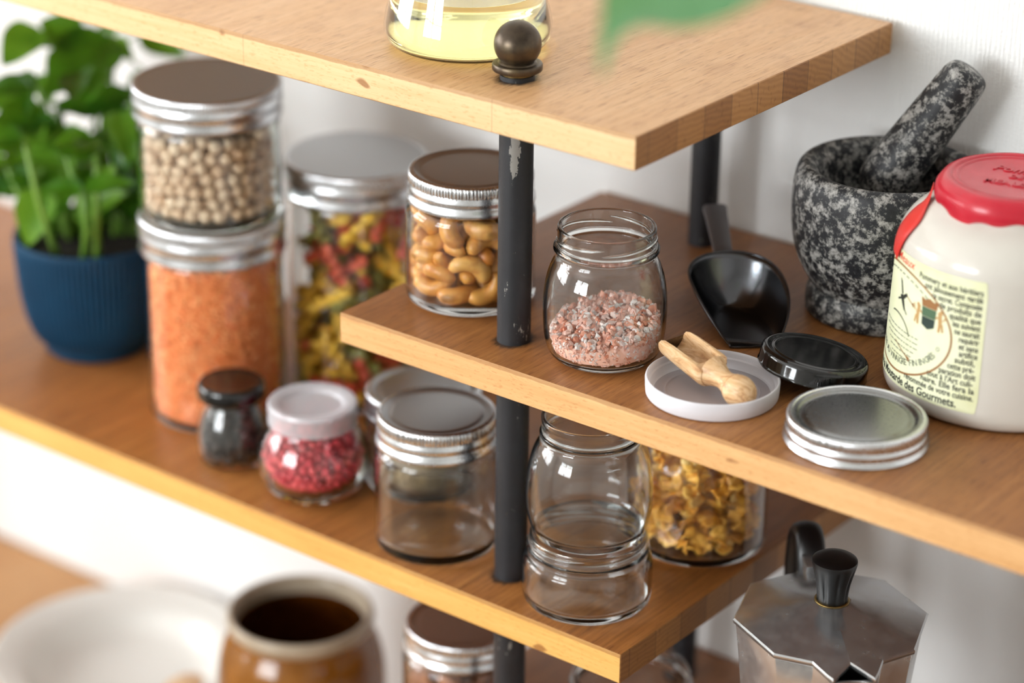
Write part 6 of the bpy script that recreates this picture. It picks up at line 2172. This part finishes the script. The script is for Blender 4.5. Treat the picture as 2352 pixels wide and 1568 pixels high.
# ------------------------------------------------------------------ hanging house plant whose leaf dips into view
hp_ = thing('hanging_plant', 'hanging house plant whose pale green leaf dips in above the uppermost board', 'plant', (380, -215, 700))
HO = Vector((380, -215, 700))
make('planter', *lathe(chaikin([(0, 0), (40, 0), (58, 8), (70, 40), (74, 90), (72, 92), (68, 90), (62, 40), (50, 14), (0, 12)], 1), 48), M['porcelain'], hp_, sharp=50)
V, F = lathe([(0, 80), (67, 78)], 32)
make('soil', V, F, M['soil'], hp_, sharp=0)
V, F = join(*[tube([(72 * cos(a), 72 * sin(a), 90), (0, 0, 420), (0, 0, ZC - 700 - 1)], 1.2, 6) for a in (0, 2.1, 4.2)])
make('cord', V, F, M['cream'], hp_, sharp=0)
FLV = [Vector(p) for p in ((330.3, -251.6, 356.0), (308.8, -276.2, 341.4), (294.8, -291.2, 333.7), (286.8, -304.6, 328.2), (286.1, -314.9, 320.6), (287.8, -321.8, 313.5), (291.2, -327.4, 306.1))]
V = []
F = []
wd_ = [26, 46, 43, 27, 9, 5, 1.5]
nrm = Vector((.5, -.6, .6))
pth = chaikin([tuple(p) for p in FLV], 2)
wds = chaikin([(w_, 0) for w_ in wd_], 2)
NV = 8
for i, p in enumerate(pth):
    t_ = (Vector(pth[min(i + 1, len(pth) - 1)]) - Vector(pth[max(i - 1, 0)])).normalized()
    s_ = nrm.cross(t_).normalized()
    n_ = t_.cross(s_)
    for j in range(NV + 1):
        e = (j / NV - .5) * 2
        V.append(tuple(Vector(p) - HO + s_ * e * wds[i][0] / 2 + n_ * wds[i][0] * .14 * abs(e) ** 1.5))
for i in range(len(pth) - 1):
    for j in range(NV):
        a = i * (NV + 1) + j
        F.append((a, a + 1, a + NV + 2, a + NV + 1))
o = make('leaf', V, F, M['leaf2'], hp_, sharp=0)
V, F = tube([(0, -20, 82), (10, -50, 120), (-2, -88, 60), (-20, -70, -120), (-42, -40, -270), (-49.7, -36.6, -344)], [2.6, 2.6, 2.4, 2.2, 1.8, 1.2], 8)
make('stem', V, F, M['stem'], hp_, sharp=0)
for bz, tz, wv in (((0, -20, 100), (60, -60, 130), 44), ((0, 0, 100), (-70, 20, 140), 46), ((0, 10, 100), (10, 80, 150), 42)):
    make('leaf', *leaf_mesh(bz, tz, wv, (0, 0, 1)), M['leaf2'], hp_, sharp=0)

# ------------------------------------------------------------------ camera
cam = bpy.data.cameras.new('camera')
co = bpy.data.objects.new('camera', cam)
COL.objects.link(co)
fwv = Vector((-0.5548777, 0.72549922, -0.40713834))
rt_ = Vector((0.79095154, 0.61175807, 0.01215467))
upv = Vector((-0.25788837, 0.31528234, 0.91328563))
mw = Matrix((rt_, upv, -fwv)).transposed().to_4x4()
mw.translation = Vector(W((829.469, -1086.177, 607.831)))
co.matrix_world = mw
cam.sensor_width = 36
cam.sensor_fit = 'HORIZONTAL'
cam.lens = 5803.744 / 2352 * 36
cam.clip_start = .05
cam.clip_end = 30
cam.dof.use_dof = True
cam.dof.focus_distance = 1.452
cam.dof.aperture_fstop = FSTOP
cam.dof.aperture_blades = 9
scn.camera = co

vs = scn.view_settings
vs.view_transform = 'Standard'
vs.look = 'None'
vs.gamma = 1
vs.exposure = EXPO
vs.use_curve_mapping = False
cy = scn.cycles
cy.max_bounces = 14
cy.diffuse_bounces = 4
cy.glossy_bounces = 5
cy.transmission_bounces = 14
cy.transparent_max_bounces = 8
cy.use_denoising = True
cy.caustics_reflective = False
cy.caustics_refractive = True
cy.blur_glossy = .1
cy.sample_clamp_indirect = 60
